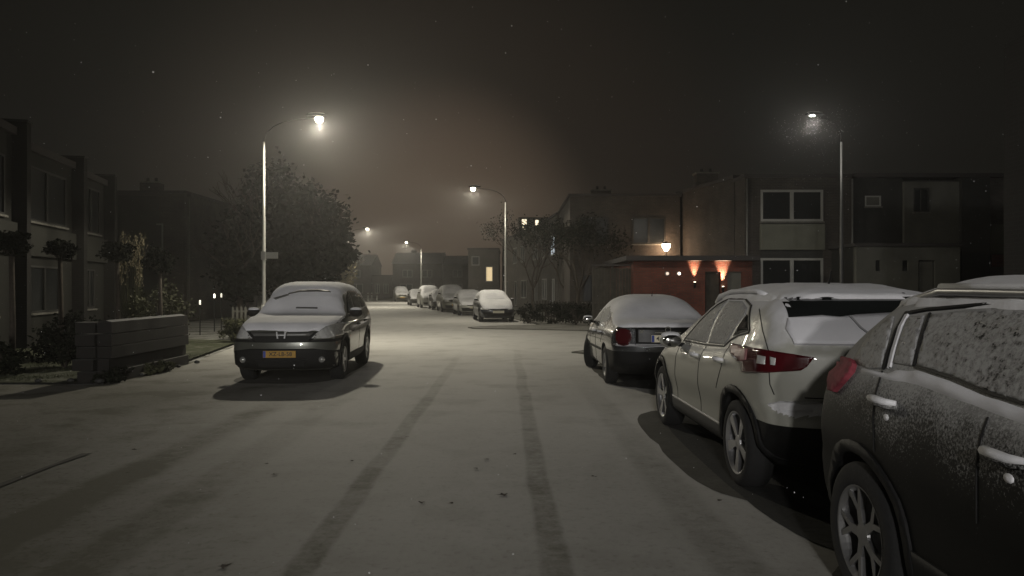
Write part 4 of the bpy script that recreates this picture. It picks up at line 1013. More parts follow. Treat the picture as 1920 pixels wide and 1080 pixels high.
# right: row house with the big white-framed bays, facing the camera across the side street
def Xp(px, Y): return (px-960)/F*Y
def Zp(py, Y): return CAM_H+(540-py)/F*Y
YB = 29.9
hr = empty('terraced_house', (9.3, YB, 0), 0, 'flat-roofed house with white-framed windows and a pale panel, behind the right street lamp', 'house', 'houses around the crossing')
def at(px): return Xp(px, YB)-9.3
bay0, bay1 = at(1426), at(1543)
wall_with_holes(at(1396), at(1597), 0, 6.0, 0, .28, [(bay0, bay1, .25, 5.5)], 'wall', M['brick_dark'], hr)
bx('side_wall', M['brick_dark'], hr, at(1396), at(1396)+.28, .28, 9.5, 0, 6.0)
bx('rear_block', M['dark_panel'], hr, at(1396)+.28, at(1597), 1.2, 9.5, 0, 5.98)
window(hr, bay0, bay1, Zp(415, YB), Zp(356, YB), 0, mull=1, fw=.09)
window(hr, bay0, bay1, .25, Zp(484, YB), 0, mull=1, fw=.09)
b = MB(); b.box(bay0-.04, bay1+.05, -.13, .1, Zp(469, YB), Zp(420, YB)); b.build('bay_panel', M['panel_pale'], hr, bevel=.04)
bx('lintel', M['dark_panel'], hr, bay0, bay1, .02, .2, Zp(484, YB), Zp(469, YB)-.002); bx('lintel', M['dark_panel'], hr, bay0, bay1, .02, .2, Zp(420, YB)+.002, Zp(415, YB))
bx('fascia', M['white_paint'] if False else M['roofing'], hr, at(1396)-.05, at(1597), -.10, 9.6, 6.0, 6.14)
for px in (1400, 1597):
    m = MB(); m.tube([(at(px), -.06, 0), (at(px), -.06, 5.95)], .035, 8); m.build('downpipe', M['zinc'], hr, True)
chimney(hr, at(1356)+.6, 5.0, 6.14, 1.0, .6, .75)
# its neighbour to the right
hn_ = empty('terraced_house', (13.52, YB, 0), 0, 'darker flat-roofed house with a pale garage front, right of the right street lamp', 'house', 'houses around the crossing')
def at2(px): return Xp(px, YB)-13.52
wall_with_holes(at2(1600), at2(1697), Zp(462, YB), 6.0, .2, .45, [(at2(1626), at2(1656), Zp(386, YB), Zp(366, YB))], 'dark_wall', M['dark_panel'], hn_)
window(hn_, at2(1626), at2(1656), Zp(386, YB), Zp(366, YB), .2, mull=0, fw=.05, pane='render_grey')
wall_with_holes(at2(1697), at2(1800), 0, 5.85, .05, .45, [(at2(1714), at2(1743), Zp(397, YB), Zp(352, YB))], 'wall', M['render_grey'], hn_)
window(hn_, at2(1714), at2(1743), Zp(397, YB), Zp(352, YB), .05, frame='dark_panel', mull=1, fw=.05)
bx('pier', M['dark_panel'], hn_, at2(1800), at2(1853), -.12, .45, 0, 6.0)
bx('rear_block', M['dark_panel'], hn_, at2(1600), at2(2100), .5, 9.5, 0, 5.98)
bx('fascia', M['roofing'], hn_, at2(1600), at2(2100), -.16, 9.6, 6.0, 6.16)
wall_with_holes(at2(1853), at2(2100), 0, 6.0, .1, .45, [(at2(1858), at2(1888), Zp(476, YB), Zp(420, YB))], 'wall', M['brick_mid'], hn_)
bx('side_panel', M['panel_pale'], hn_, at2(1858), at2(1888), .14, .3, Zp(476, YB), Zp(420, YB))
bx('red_panel', M['brick_red'], hn_, at2(1858), at2(1910), -.05, .098, Zp(500, YB), Zp(478, YB))
# garage front
gy = -2.2
Yg = YB+gy
def at3(px): return Xp(px, Yg)-13.52
wall_with_holes(at3(1606), at3(1800), 0, Zp(462, Yg), gy, gy+.25, [(at3(1642), at3(1651), Zp(508, Yg), Zp(488, Yg)), (at3(1692), at3(1703), Zp(508, Yg), Zp(488, Yg)), (at3(1722), at3(1753), .05, Zp(488, Yg))], 'garage_wall', M['render_grey'], hn_)
for a, b in ((1642, 1651), (1692, 1703)): bx('window', M['pane'], hn_, at3(a), at3(b), gy+.08, gy+.12, Zp(508, Yg), Zp(488, Yg))
dr = bx('door', M['render_grey'], hn_, at3(1722)+.05, at3(1753)-.05, gy+.06, gy+.12, .05, Zp(488, Yg)-.05)
m = MB(); m.tube([(at3(1727), gy+.02, 1.05), (at3(1731), gy+.02, 1.05)], .015, 6); m.build('handle', M['chrome'], dr)
bx('garage_roof', M['roofing'], hn_, at3(1600), at3(1802), gy-.08, .0, Zp(462, Yg), Zp(462, Yg)+.12)
bx('garage_body', M['dark_panel'], hn_, at3(1606)+.01, at3(1800)-.01, gy+.26, .04, 0, Zp(462, Yg)-.01)

# middle: long terrace running up the street, end wall towards us
def block(name, label, p0, p1, depth, H, mat, windows=(), group='houses around the crossing', roof='flat', chim=(), wmat='pane', end=True, fr='white_paint', side=1):
    """street front from p0 to p1 (seen from the road), depth to the left of p0->p1 * side"""
    p0 = Vector((p0[0], p0[1], 0)); p1 = Vector((p1[0], p1[1], 0)); d = p1-p0; L_ = d.length; ang = math.atan2(d.y, d.x)
    r = empty(name, p0, ang, label, 'house', group)
    # local x along the front, facade faces -y*side
    holes = [w[:4] for w in windows]
    if side > 0:
        wall_with_holes(0, L_, 0, H, 0, .25, holes, 'wall', M[mat], r)
        for w in windows: window(r, *w[:4], 0, mull=w[4] if len(w) > 4 else 1, pane=w[5] if len(w) > 5 else wmat, frame=fr)
        bx('core', M[mat], r, 0, L_, .5, depth, 0, H-.01)
        bx('core_end', M[mat], r, 0, .2, .25, .5, 0, H-.01); bx('core_end', M[mat], r, L_-.2, L_, .25, .5, 0, H-.01)
        y0, y1 = 0, depth
    if roof == 'flat':
        o = bx('roof', M['roofing'], r, -.08, L_+.08, y0-.1, y1+.08, H, H+.14)
    else:
        m = MB(); h = roof; a, b = -.15, L_+.15
        m.add([(a, y0-.3, H), (b, y0-.3, H), (b, y1+.3, H), (a, y1+.3, H), (a, (y0+y1)/2, H+h), (b, (y0+y1)/2, H+h)], [(0, 1, 5, 4), (2, 3, 4, 5), (0, 4, 3), (1, 2, 5), (0, 3, 2, 1)])
        o = m.build('roof', M['roofing'], r)
    for (cx, cy, cw) in chim:
        chimney(o, cx, cy, H+(0.1 if roof == 'flat' else roof-.25), cw)
    return r
# block facing us at Y=35.8
wins = [(.5, 1.9, 3.7, 5.0), (3.0, 4.6, 3.7, 5.0), (.6, 1.6, .9, 2.2)]
block('terraced_house', 'dark end house with a chimney, standing behind the low red brick annex', (2.8, 36), (8.1, 36), 8.5, 5.98, 'brick_dark', wins, chim=[(1.85, 3, .95)], fr='dark_panel')
block('terraced_house', 'dark house side between the red annex and the house with white-framed windows', (8.15, 36.6), (9.28, 31.2), .9, 6.15, 'brick_dark', [], chim=[])
# terrace along the far right side of the street (front faces the road, away -x)
pts = [(2.72, 44.6), (2.0, 52), (.6, 60), (-.9, 68)]
names = ['dark terraced house with drawn curtains, behind the bare trees, nearest of the receding row', 'terraced house in the receding dark row, second behind the bare trees', 'terraced house farthest along the receding row, beside the house with the lit window']
for i in range(3):
    a = pts[i+1]; b = pts[i]; L_ = math.hypot(a[0]-b[0], a[1]-b[1])
    w = [(.6, 2.2, 3.6, 4.9), (L_-2.6, L_-1.0, 3.6, 4.9, 1, 'lit_cool' if i == 0 else 'pane'), (.8, 3.0, .8, 2.2), (L_-2.0, L_-1.1, .1, 2.15, 0)]
    block('terraced_house', names[i], a, b, 8, 5.95-.05*i, 'brick_mid', w, chim=[(L_*.4, 3.5, .8)] if i != 1 else [])
fw_ = block('terraced_house', 'far narrow house with a single warmly lit ground-floor window', (-3.9, 66.5), (-1.2, 66.5), 8, 5.0, 'brick_mid', [(1.55, 2.2, 2.15, 3.5, 0, 'lit_warm'), (.3, 1.0, 3.6, 4.4, 0)])
# closing row of houses at the end of the street
for i, (x0, x1, H, rf, lab) in enumerate(((-29, -21.2, 5.0, 1.8, 'pitched-roof house closing the far end of the street, left of the last lamps'), (-21, -18.1, 3.4, 'flat', 'low pale building between the two pitched roofs at the far end of the street'),
        (-17.9, -10.5, 5.2, 1.9, 'pitched-roof house closing the far end of the street, right of the orange glow'), (-10.3, -3.2, 5.0, 1.6, 'pitched-roof house at the far end nearest the right-hand terrace'))):
    W_ = x1-x0
    block('distant_house', lab, (x0, 112), (x1, 112), 9, H, 'brick_mid', [(W_*.15, W_*.4, .8, 2.2), (W_*.6, W_*.85, .8, 2.2)]+([(W_*.2, W_*.4, 3.2, 4.3), (W_*.6, W_*.8, 3.2, 4.3)] if H > 4 else []), 'houses closing the far end', roof=rf, chim=[(W_*.35, 4.5, .8)] if i == 2 else [])
# tall flats far off, only a few lit windows showing over the roofs
tb = empty('apartment_block', (4, 150, 0), 0, 'distant apartment block showing only two lit windows above the terrace roofs', 'apartment building')
bx('wall', M['brick_mid'], tb, -2.6, 3.4, 0, 10, 0, 15.6); bx('roof', M['roofing'], tb, -2.7, 3.5, -.1, 10.1, 15.6, 15.8)
for (x0, x1, z0, z1) in ((-2.0, -1.1, 15.0-.7, 15.35), (-2.0, -1.3, 13.0, 13.9), (.7, 1.3, 14.2, 15.2)):
    o = bx('window', M['white_paint'], tb, x0-.08, x1+.08, -.06, -.005, z0-.08, z1+.08); bx('pane', emis('lit_far', (1, .85, .6), 2.6), o, x0, x1, -.10, -.065, z0, z1)

# low red brick annex with wall lamps
an = empty('brick_annex', (4.65, 28.6, 0), 0, 'low red brick annex lit by wall uplighters, in front of the dark end house', 'annex')
wall_with_holes(0, 4.55, 0, 2.62, 0, .25, [(2.75, 3.35, .1, 2.2), (3.0+.6, 4.15, 1.3, 2.2)], 'wall', M['brick_red'], an)
bx('side_wall', M['brick_red'], an, 0, .25, .25, 6.9, 0, 2.62); bx('core', M['dark_panel'], an, .3, 4.55, .5, 6.9, 0, 2.55)
bx('door', M['wood_fence'], an, 2.80, 3.30, .12, .18, .1, 2.2); bx('window', M['lit_dim'] if 'lit_dim' in M else M['render_grey'], an, 3.6, 4.15, .1, .14, 1.3, 2.2)
bx('roof', M['roofing'], an, -.35, 4.7, -.5, 6.9, 2.62, 2.80)
def uplight(x, z, label, w=28, col=(1, .70, .44)):
    r = empty('wall_light', (x, 28.6, z), 0, label, 'wall light', 'lights on the red annex')
    m = MB(); m.lathe([(.001, -.14), (.04, -.14), (.045, .08), (.001, .08)], 14, 'z', (0, -.09, 0)); m.build('housing', M['black_plastic'], r, True)
    m = MB(); m.box(-.02, .02, -.06, 0, -.02, .02); m.build('bracket', M['black_plastic'], r)
    m = MB(); m.lathe([(.001, .10), (.038, .095), (.040, .081)], 14, 'z', (0, -.09, 0)); m.build('lens', M['lantern'], r, True)
    ld = bpy.data.lights.new('up_light', 'SPOT'); ld.energy = w*26; ld.color = col; ld.spot_size = R(44); ld.spot_blend = 1.0; ld.shadow_soft_size = .03
    o = bpy.data.objects.new('up_light', ld); C.objects.link(o); o.parent = r; o.location = (0, -.10, .13); o.rotation_euler = (R(180-4), 0, 0)
    return r
uplight(6.98, 1.72, 'wall uplighter left of the annex window, throwing a narrow beam up red brick')
uplight(8.06, 1.55, 'brighter orange wall uplighter at the right end of the red annex', 55)
for px, st in ((1251, 0), (1273, 1)):
    r = empty('bulkhead_lamp', (Xp(px, 28.6), 28.6, Zp(513, 28.6)), 0, 'small round lamp on the red brick wall, '+('the dimmer left one' if not st else 'the brighter right one beside the door'), 'wall light', 'lights on the red annex')
    m = MB(); m.lathe([(.001, -.05), (.07, -.045), (.09, -.02), (.09, -.001)], 16, 'y'); m.build('housing', M['white_paint'], r, True)
    m = MB(); m.lathe([(.001, -.075), (.04, -.068), (.055, -.048)], 16, 'y'); m.build('lens', emis('bulkhead', (1, .75, .6), 1.2+5*st), r, True)
ln = empty('lantern', (Xp(1249, 35.2), 35.2, 2.80), 0, 'bright tapered lantern on a short post above the annex roof', 'lantern')
zt_ = Zp(462, 35.2)-2.80
m = MB(); m.tube([(0, 0, 0), (0, 0, zt_-.16)], .022, 8); m.build('post', M['black_plastic'], ln)
m = MB(); m.lathe([(.06, zt_-.24), (.19, zt_-.05), (.21, zt_+.12)], 6, 'z'); m.build('glass', M['lantern'], ln)
m = MB(); m.lathe([(.23, zt_+.12), (.19, zt_+.15), (.03, zt_+.22), (.001, zt_+.26)], 6, 'z'); m.build('cap', M['black_plastic'], ln)
ld = bpy.data.lights.new('lantern_light', 'POINT'); ld.energy = 70; ld.color = (1, .66, .40); ld.shadow_soft_size = .1
o = bpy.data.objects.new('lantern_light', ld); C.objects.link(o); o.parent = ln; o.location = (0, .35, zt_-.05)

# dark brick wall end close on the right
we = empty('brick_house', (7.64, 11.6, 0), 0, 'near-black corner of a brick house at the right edge of the photo', 'house')
bx('wall', M['brick_black'], we, 0, 7, -.3, 0, 0, 5.30)
bx('side_wall', M['brick_black'], we, 0, .3, -8, -.302, 0, 5.30); bx('core', M['dark_panel'], we, .31, 7, -8, -.302, 0, 5.2); bx('roof', M['brick_black'], we, .01, 7, -8, -.01, 5.30, 5.36)

# left: terrace with projecting dark party-wall piers
def pier(x, y, h): return (x, y, h)
lp = [(-11.7, 15.4, 6.0), (-12.8, 19.4, 5.85), (-13.6, 23.4, 5.62), (-14.25, 26.4, 5.5)]
for i in range(3):
    (x0, y0_, h0), (x1, y1_, h1) = lp[i], lp[i+1]
    d = Vector((x1-x0, y1_-y0_, 0)); L_ = d.length; ang = math.atan2(d.y, d.x)    # facade faces +x: local -y
    lab = ['left house nearest the camera between two tall dark brick piers', 'left house between the second and third dark piers, with a pale upper wall', 'narrow left house beyond the third dark pier'][i]
    r = empty('pier_house', (x0, y0_, 0), ang, lab, 'house', 'pier-fronted houses on the left')
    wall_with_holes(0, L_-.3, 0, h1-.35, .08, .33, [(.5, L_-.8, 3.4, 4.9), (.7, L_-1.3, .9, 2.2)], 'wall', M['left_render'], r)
    window(r, .5, L_-.8, 3.4, 4.9, .08, mull=1, fw=.06, frame='dark_panel'); window(r, .7, L_-1.3, .9, 2.2, .08, mull=1, fw=.06, frame='dark_panel')
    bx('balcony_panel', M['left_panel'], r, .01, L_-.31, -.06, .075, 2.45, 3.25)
    bx('core', M['dark_panel'], r, 0, L_-.3, .6, 9, 0, h1-.36)
    bx('roof', M['roofing'], r, .01, L_-.31, -.05, 9, h1-.35, h1-.15)
    bx('pier', M['brick_black'], r, L_-.30, L_-.002, -.27, 9, 0, h1)
    o = r.children[-1]
    bx('pier_cap', M['dark_panel'], o, L_-.34, L_+.035, -.30, 9.04, h1, h1+.05)
# left: dark blocks farther on
block('row_house', 'dark square house block with a chimney on the left, beyond the pier-fronted houses', (-18.75, 35), (-15.35, 35), 10, 6.0, 'brick_dark', [(.8, 2.4, 3.4, 4.6, 1)], 'left-hand houses up the street', chim=[(1.3, 1.2, .9)], fr='zinc')
block('row_house', 'side of the dark row house behind the square block, roof stepping down towards the trees', (-15.30, 35.2), (-18.3, 46), 1.2, 5.75, 'brick_mid', [], 'left-hand houses up the street') if False else None
for i, (a, b, H, lab) in enumerate((((-15.28, 35.3), (-17.0, 42.5), 5.9, 'grey side wall of the left row receding behind the square block'), ((-17.1, 43), (-19.0, 51.5), 5.7, 'dark row house left of the big tree, second along the receding side'), ((-19.1, 52), (-21.2, 61), 5.6, 'faint farthest row house behind the big tree on the left'))):
    L_ = math.hypot(a[0]-b[0], a[1]-b[1])
    block('row_house', lab, a, b, -3 if False else 3, H, 'brick_mid', [], 'left-hand houses up the street') if False else None
    d = Vector((b[0]-a[0], b[1]-a[1], 0)); r = empty('row_house', (a[0], a[1], 0), math.atan2(d.y, d.x), lab, 'house', 'left-hand houses up the street')
    wall_with_holes(0, L_, 0, H, 0, .25, [(.8, 2.8, 3.4, 4.7), (L_-3, L_-1, 3.4, 4.7), (.8, 2.8, .8, 2.2), (L_-2, L_-1, .1, 2.2)], 'wall', M['brick_mid'], r)
    for w_ in ((.8, 2.8, 3.4, 4.7), (L_-3, L_-1, 3.4, 4.7), (.8, 2.8, .8, 2.2)): window(r, *w_, 0, frame='zinc')
    o = bx('door', M['wood_fence'], r, L_-2, L_-1, .1, .16, .1, 2.2)
    bx('core', M['dark_panel'], r, 0, L_, .5, 8, 0, H-.01); bx('roof', M['roofing'], r, -.05, L_+.05, -.1, 8, H, H+.14)
# flat-roofed garage seen faintly through the tree
gr = empty('garage', (-13.1, 41, 0), 0, 'low garage with a snow-edged flat roof, faint behind the big left tree', 'garage')
bx('wall', M['dark_panel'], gr, 0, 1.9, 0, 5, 0, 3.5); bx('roof', M['roofing'], gr, -.1, 2.0, -.15, 5.1, 3.5, 3.65); bx('snow_layer', M['snow'], gr, -.08, 1.98, -.13, 5.05, 3.652, 3.78, bevel=.02)
bx('door', M['wood_fence'], gr, .2, 1.7, -.03, -.002, 0, 2.2)
# ------------------------------------------------------------------ trees and plants
def leaves(mb, rnd, c, r, n, size, m=0, hollow=.5, squash=1.0):
    """n small leaf faces scattered in clumps through an ellipsoid"""
    k = max(4, n//45); clumps = []
    while len(clumps) < k:
        v = Vector((rnd.uniform(-1, 1), rnd.uniform(-1, 1), rnd.uniform(-1, 1)))
        if v.length < 1 and (v.length > hollow or rnd.random() < .3): clumps.append(v)
    for i in range(n):
        q = clumps[i % k]; cr = .26
        v = q+Vector((rnd.gauss(0, cr), rnd.gauss(0, cr), rnd.gauss(0, cr)))*.6
        p = Vector((c[0]+v.x*r[0], c[1]+v.y*r[1], c[2]+v.z*r[2]))
        a = Vector((rnd.gauss(0, 1), rnd.gauss(0, 1), rnd.gauss(0, .7))).normalized()*size*rnd.uniform(.6, 1.3)
        b = a.cross(Vector((rnd.gauss(0, 1), rnd.gauss(0, 1), rnd.gauss(0, 1)))).normalized()*size*.55*rnd.uniform(.6, 1.3)
        mb.add([p-a, p+b, p+a, p-b], [(0, 1, 2, 3)], m)
def branches(mb, rnd, p, d, L, r, depth, tips, spread=.6, up=.15):
    q = p+d*L*.5+Vector((rnd.gauss(0, .05), rnd.gauss(0, .05), 0))*L; e = p+d*L+Vector((rnd.gauss(0, .06), rnd.gauss(0, .06), 0))*L
    mb.tube([p, q, e], [r, r*.85, r*.66], 5 if depth < 3 else 7, caps=False)
    if depth == 0: tips.append(e); return
    for k in range(rnd.choice((2, 3, 3))):
        nd = (d+Vector((rnd.gauss(0, spread), rnd.gauss(0, spread), rnd.gauss(up, spread*.5)))).normalized()
        branches(mb, rnd, e if k else e, nd, L*rnd.uniform(.62, .85), r*.62, depth-1, tips, spread, up)
def tree(name, loc, H, r, label, cat='tree', group=None, seed=1, leafmat='leaf', nleaf=3000, ls=.07, depth=4, trunk_r=.14, bare=False, extra=None):
    rnd = random.Random(seed); root = empty(name, loc, 0, label, cat, group)
    t = MB(); tips = []; th = H*.28
    t.tube([(0, 0, -.05), (rnd.gauss(0, .03), 0, th*.5), (rnd.gauss(0, .05), rnd.gauss(0, .05), th)], [trunk_r*1.25, trunk_r, trunk_r*.85], 10, caps=False)
    for k in range(4):
        a = 2*math.pi*k/4+rnd.random(); nd = Vector((math.cos(a)*.5, math.sin(a)*.5, 1)).normalized()
        branches(t, rnd, Vector((0, 0, th*.97)), nd, H*.24, trunk_r*.6, depth, tips, .42, .2)
    t.build('trunk', M['bark'], root, True)
    if nleaf:
        c = MB()
        if bare:
            for i in range(nleaf):
                p = rnd.choice(tips); p = p+Vector((rnd.gauss(0, .22), rnd.gauss(0, .22), rnd.gauss(0, .22)))
                a = Vector((rnd.gauss(0, 1), rnd.gauss(0, 1), rnd.gauss(0, 1))).normalized()*ls; b = a.cross(Vector((rnd.gauss(0, 1), rnd.gauss(0, 1), .3))).normalized()*ls*.5
                c.add([p-a, p+b, p+a, p-b], [(0, 1, 2, 3)])
        else:
            leaves(c, rnd, (0, 0, H*.62), (r, r, H*.38), nleaf, ls)
            for (ex, ez, er) in (extra or ()): leaves(c, rnd, (ex, 0, ez), (er, er, er*.9), nleaf//5, ls)
        c.build('crown', M[leafmat], root)
    return root
# big dark mass on the left behind the first lamp
tree('broadleaf_tree', (-11.6, 36.5, 0), 7.2, 1.7, 'broad dark evergreen tree, tallest of the mass behind the left street lamp', group='trees behind the left lamp', seed=3, nleaf=13000, ls=.15, extra=[(-1.2, 3.8, 1.1), (1.4, 3.6, 1.1)])
tree('broadleaf_tree', (-9.9, 37.5, 0), 6.4, 1.7, 'dark rounded tree right of the tallest one, against the road glow', group='trees behind the left lamp', seed=4, nleaf=9000, ls=.15, extra=[(1.0, 3.1, 1.0)])
tree('broadleaf_tree', (-12.9, 35.5, 0), 5.0, 1.2, 'lower dark tree on the left flank of the mass, towards the row houses', group='trees behind the left lamp', seed=5, nleaf=7000, ls=.14)
tree('broadleaf_tree', (-13.6, 59.5, 0), 4.9, 1.1, 'ochre-lit small tree beside the distant left lamp', seed=6, nleaf=2500, ls=.12, leafmat='leaf_lit', group='trees behind the left lamp')
# loose trees on the right in front of the terrace
for i, (x, y, h, lab) in enumerate(((1.25, 44, 5.6, 'thin-leaved tree nearest the middle lamp post, before the receding terrace'), (2.9, 40.5, 5.2, 'sparse dark tree in the middle of the small grove before the terrace'), (3.1, 35.0, 4.6, 'right-hand tree of the small grove, by the timber fence'))):
    tree('garden_tree', (x, y, 0), h, 1.1, lab, group='garden trees on the far corner', seed=10+i, nleaf=2000, ls=.075, depth=4, trunk_r=.09, bare=True, leafmat='leaf')
# shrubs
def shrub(loc, r, label, seed, mat='leaf', n=1200, ls=.05, name='shrub', group='garden shrubs'):
    rnd = random.Random(seed); root = empty(name, loc, 0, label, 'shrub', group)
    t = MB()
    for k in range(7):
        a = rnd.random()*6.28; t.tube([(0, 0, -.02), (math.cos(a)*r[0]*.3, math.sin(a)*r[1]*.3, r[2]*.7), (math.cos(a)*r[0]*.6, math.sin(a)*r[1]*.6, r[2]*1.4)], [.02, .014, .006], 5)
    t.build('stems', M['bark'], root)
    c = MB(); leaves(c, rnd, (0, 0, r[2]), (r[0], r[1], r[2]), n, ls, hollow=.3); c.build('foliage', M[mat], root)
    return root
SH = [((-6.72, 12.6), (.22, .45, .12), 'straggly ground plant at the near foot of the sleeper wall', 'leaf'), ((-6.62, 13.9), (.16, .6, .09), 'low ground plant along the middle foot of the sleeper wall', 'leaf_olive'),
      ((-9.2, 13.1), (.55, .5, .34), 'round dark shrub at the left edge by the lawn', 'leaf'), ((-8.75, 14.6), (.5, .5, .48), 'low dark shrub behind the lawn, left of the sleeper wall', 'leaf'), ((-8.1, 15.4), (.55, .45, .45), 'bushy shrub right behind the left end of the sleeper wall', 'leaf'),
      ((-9.6, 16.4), (.6, .5, .5), 'dark shrub beneath the second umbrella-topped tree', 'leaf'), ((-8.9, 19), (.7, .5, .9), 'olive shrub behind the sleeper wall under the pampas plumes', 'leaf_olive'),
      ((-7.75, 21.6), (.5, .4, .3), 'small snow-tipped shrub by the pavement beyond the sleeper wall', 'leaf_olive'), ((-8.6, 23.2), (.45, .45, .32), 'little shrub left of the picket fence', 'leaf_olive')]
for i, (xy, r, lab, mt) in enumerate(SH): shrub((xy[0], xy[1], 0), r, lab, 20+i, mt, 1500)
for i, (x, y, rx, rz, lab) in enumerate(((.75, 33.3, .5, .42, 'clipped shrub at the left end of the far corner planting, by the lamp post'), (1.7, 32.6, .6, .5, 'dark shrub second along the far corner planting'), (2.7, 31.6, .6, .5, 'shrub in the middle of the far corner planting'), (3.6, 30.8, .55, .45, 'shrub right before the timber fence on the far corner'))):
    shrub((x, y, 0), (rx, .45, rz), lab, 40+i, 'leaf', 1100, .055, group='shrubs on the far corner')
# clipped umbrella trees on the left
def umbrella_tree(loc, H, r, hz_, label, seed):
    rnd = random.Random(seed); root = empty('clipped_tree', loc, 0, label, 'tree', 'clipped ornamental trees in the left gardens')
    t = MB(); t.tube([(0, 0, -.03), (.02, 0, H*.4), (-.01, .01, H)], [.06, .05, .045], 9)
    for k in range(8):
        a = k*.785; t.tube([(0, 0, H-.05), (math.cos(a)*r*.5, math.sin(a)*r*.5, H+hz_*.4), (math.cos(a)*r*.8, math.sin(a)*r*.8, H+hz_*.5)], [.025, .016, .008], 5)
    t.build('trunk', M['bark'], root, True)
    c = MB(); leaves(c, rnd, (0, 0, H+hz_), (r, r, hz_), 1600, .045, hollow=.4); c.build('crown', M['leaf'], root)
for i, (px, y, pt, pb, w, lab) in enumerate(((22, 14, 433, 476, 64, 'flat-crowned clipped tree at the far left edge'), (113, 16, 450, 482, 48, 'flat-crowned clipped tree before the gap between the two big piers'), (220, 17.5, 454, 488, 60, 'wide flat-crowned clipped tree left of the pampas grass'), (300, 18.2, 464, 511, 54, 'round-crowned clipped tree on a thin trunk, right of the pampas grass'))):
    zb2, zt2 = Zp(pb, y), Zp(pt, y); umbrella_tree((Xp(px, y), y, 0), zb2, w/2/F*y, (zt2-zb2)/2, lab, 60+i)
# pampas grass
pg = empty('pampas_grass', (Xp(252, 20.5), 20.5, 0), 0, 'tall pampas grass with pale feathery plumes between the clipped trees', 'grass plant')
rnd = random.Random(5); a = MB(); b = MB()
for k in range(260):
    t = rnd.random()*6.28; L_ = rnd.uniform(1.0, 1.9); sp_ = rnd.uniform(.1, .75)
    p = [Vector((math.cos(t)*sp_*q**1.6, math.sin(t)*sp_*q**1.6, L_*q*(1-.28*q*sp_))) for q in (0, .35, .7, 1)]
    a.tube(p, [.008, .007, .005, .001], 3, caps=False)
for k in range(16):
    t = rnd.random()*6.28; sp_ = rnd.uniform(.05, .5); L_ = rnd.uniform(2.1, 3.15)
    base = Vector((math.cos(t)*sp_*.3, math.sin(t)*sp_*.3, .2)); top = Vector((math.cos(t)*sp_, math.sin(t)*sp_, L_))
    a.tube([base, top], [.008, .004], 4)
    for j in range(70):
        q = rnd.random(); c = base.lerp(top, .70+.30*q)+Vector((rnd.gauss(0, .05), rnd.gauss(0, .05), 0))*(1-q*.5)
        dd = Vector((rnd.gauss(0, .3), rnd.gauss(0, .3), 1)).normalized()*.07; w_ = Vector((rnd.gauss(0, 1), rnd.gauss(0, 1), 0)).normalized()*.01
        b.add([c-w_, c+w_, c+dd], [(0, 1, 2)])
a.build('blades', M['leaf_olive'], pg); b.build('plumes', M['plume'], pg)

# ------------------------------------------------------------------ garden: lawn, sleeper wall, fences
sheet('lawn', [(-30, 12.25), (-7.15, 12.25), (-6.9, 13.2), (-6.9, 15.5), (-8.0, 22), (-30, 30)], .03, M['lawn'])
rnd = random.Random(9); g = MB()
for i in range(9000):
    x = rnd.uniform(-13, -7.0); y = rnd.uniform(12.3, 17.5)
    if noise.noise(Vector((x*1.3, y*1.3, 0))) < -.1: continue
    h = rnd.uniform(.02, .06); t = rnd.random()*6.28; w = Vector((math.cos(t), math.sin(t), 0))*.006; ln_ = Vector((rnd.gauss(0, .02), rnd.gauss(0, .02), h))
    p = Vector((x, y, .028)); g.add([p-w, p+w, p+ln_], [(0, 1, 2)])
gg = g.build('grass', M['leaf_olive']); tag(gg, 'short sparse grass poking through thin snow on the left lawn', 'grass', kind='stuff')
sw_ = empty('sleeper_wall', (-6.95, 13.9, 0), R(1.5), 'low wall of stacked dark timber sleepers on the left, dusted with snow along its top', 'garden wall')
rnd = random.Random(2)
for k in range(5):
    z0 = k*.205; j = rnd.uniform(-.03, .03)
    m = MB(); segs = 14; vs = []
    # long beam with a slightly wavy sawn face
    for i in range(segs+1):
        y = -1.55+3.1*i/segs; o_ = .02*noise.noise(Vector((y*1.7, k*3, 0)))
        vs += [(.27+j+o_, y, z0+.006), (.27+j+o_*.6, y, z0+.196), (.05, y, z0+.196), (.05, y, z0+.006)]
    fs = []
    for i in range(segs):
        q = i*4
        for e in range(4): fs.append((q+e, q+(e+1) % 4, q+4+(e+1) % 4, q+4+e))
    fs += [(3, 2, 1, 0), (segs*4, segs*4+1, segs*4+2, segs*4+3)]
    m.add(vs, fs); m.build('beam', M['wood_dark'], sw_)
    m = MB(); m.box(-.30+j, .03+j*.3, -1.60+rnd.uniform(-.03, .03), -1.33, z0+.008, z0+.194); m.build('end_block', M['wood_dark'], sw_, bevel=.015)
    if k < 4: m = MB(); m.box(-.30, .02, -1.3, 1.5, z0+.01, z0+.19); m.build('beam', M['wood_dark'], sw_)
m = MB(); vs = []; n_ = 40
for i in range(n_+1):
    y = -1.5+3.0*i/n_; w = .13+.05*noise.noise(Vector((y*2, 7, 0))); h = 1.035+.012*noise.noise(Vector((y*5, 1, 0)))
    vs += [(.16-w, y, 1.015), (.16, y, h+.01), (.16+w*.8, y, 1.015)]
fs = []
for i in range(n_): q = i*3; fs += [(q, q+1, q+4, q+3), (q+1, q+2, q+5, q+4)]
m.add(vs, fs); m.build('snow_strip', snow_mat('thin_grey_snow', (.3, .3, .3)), sw_, True)
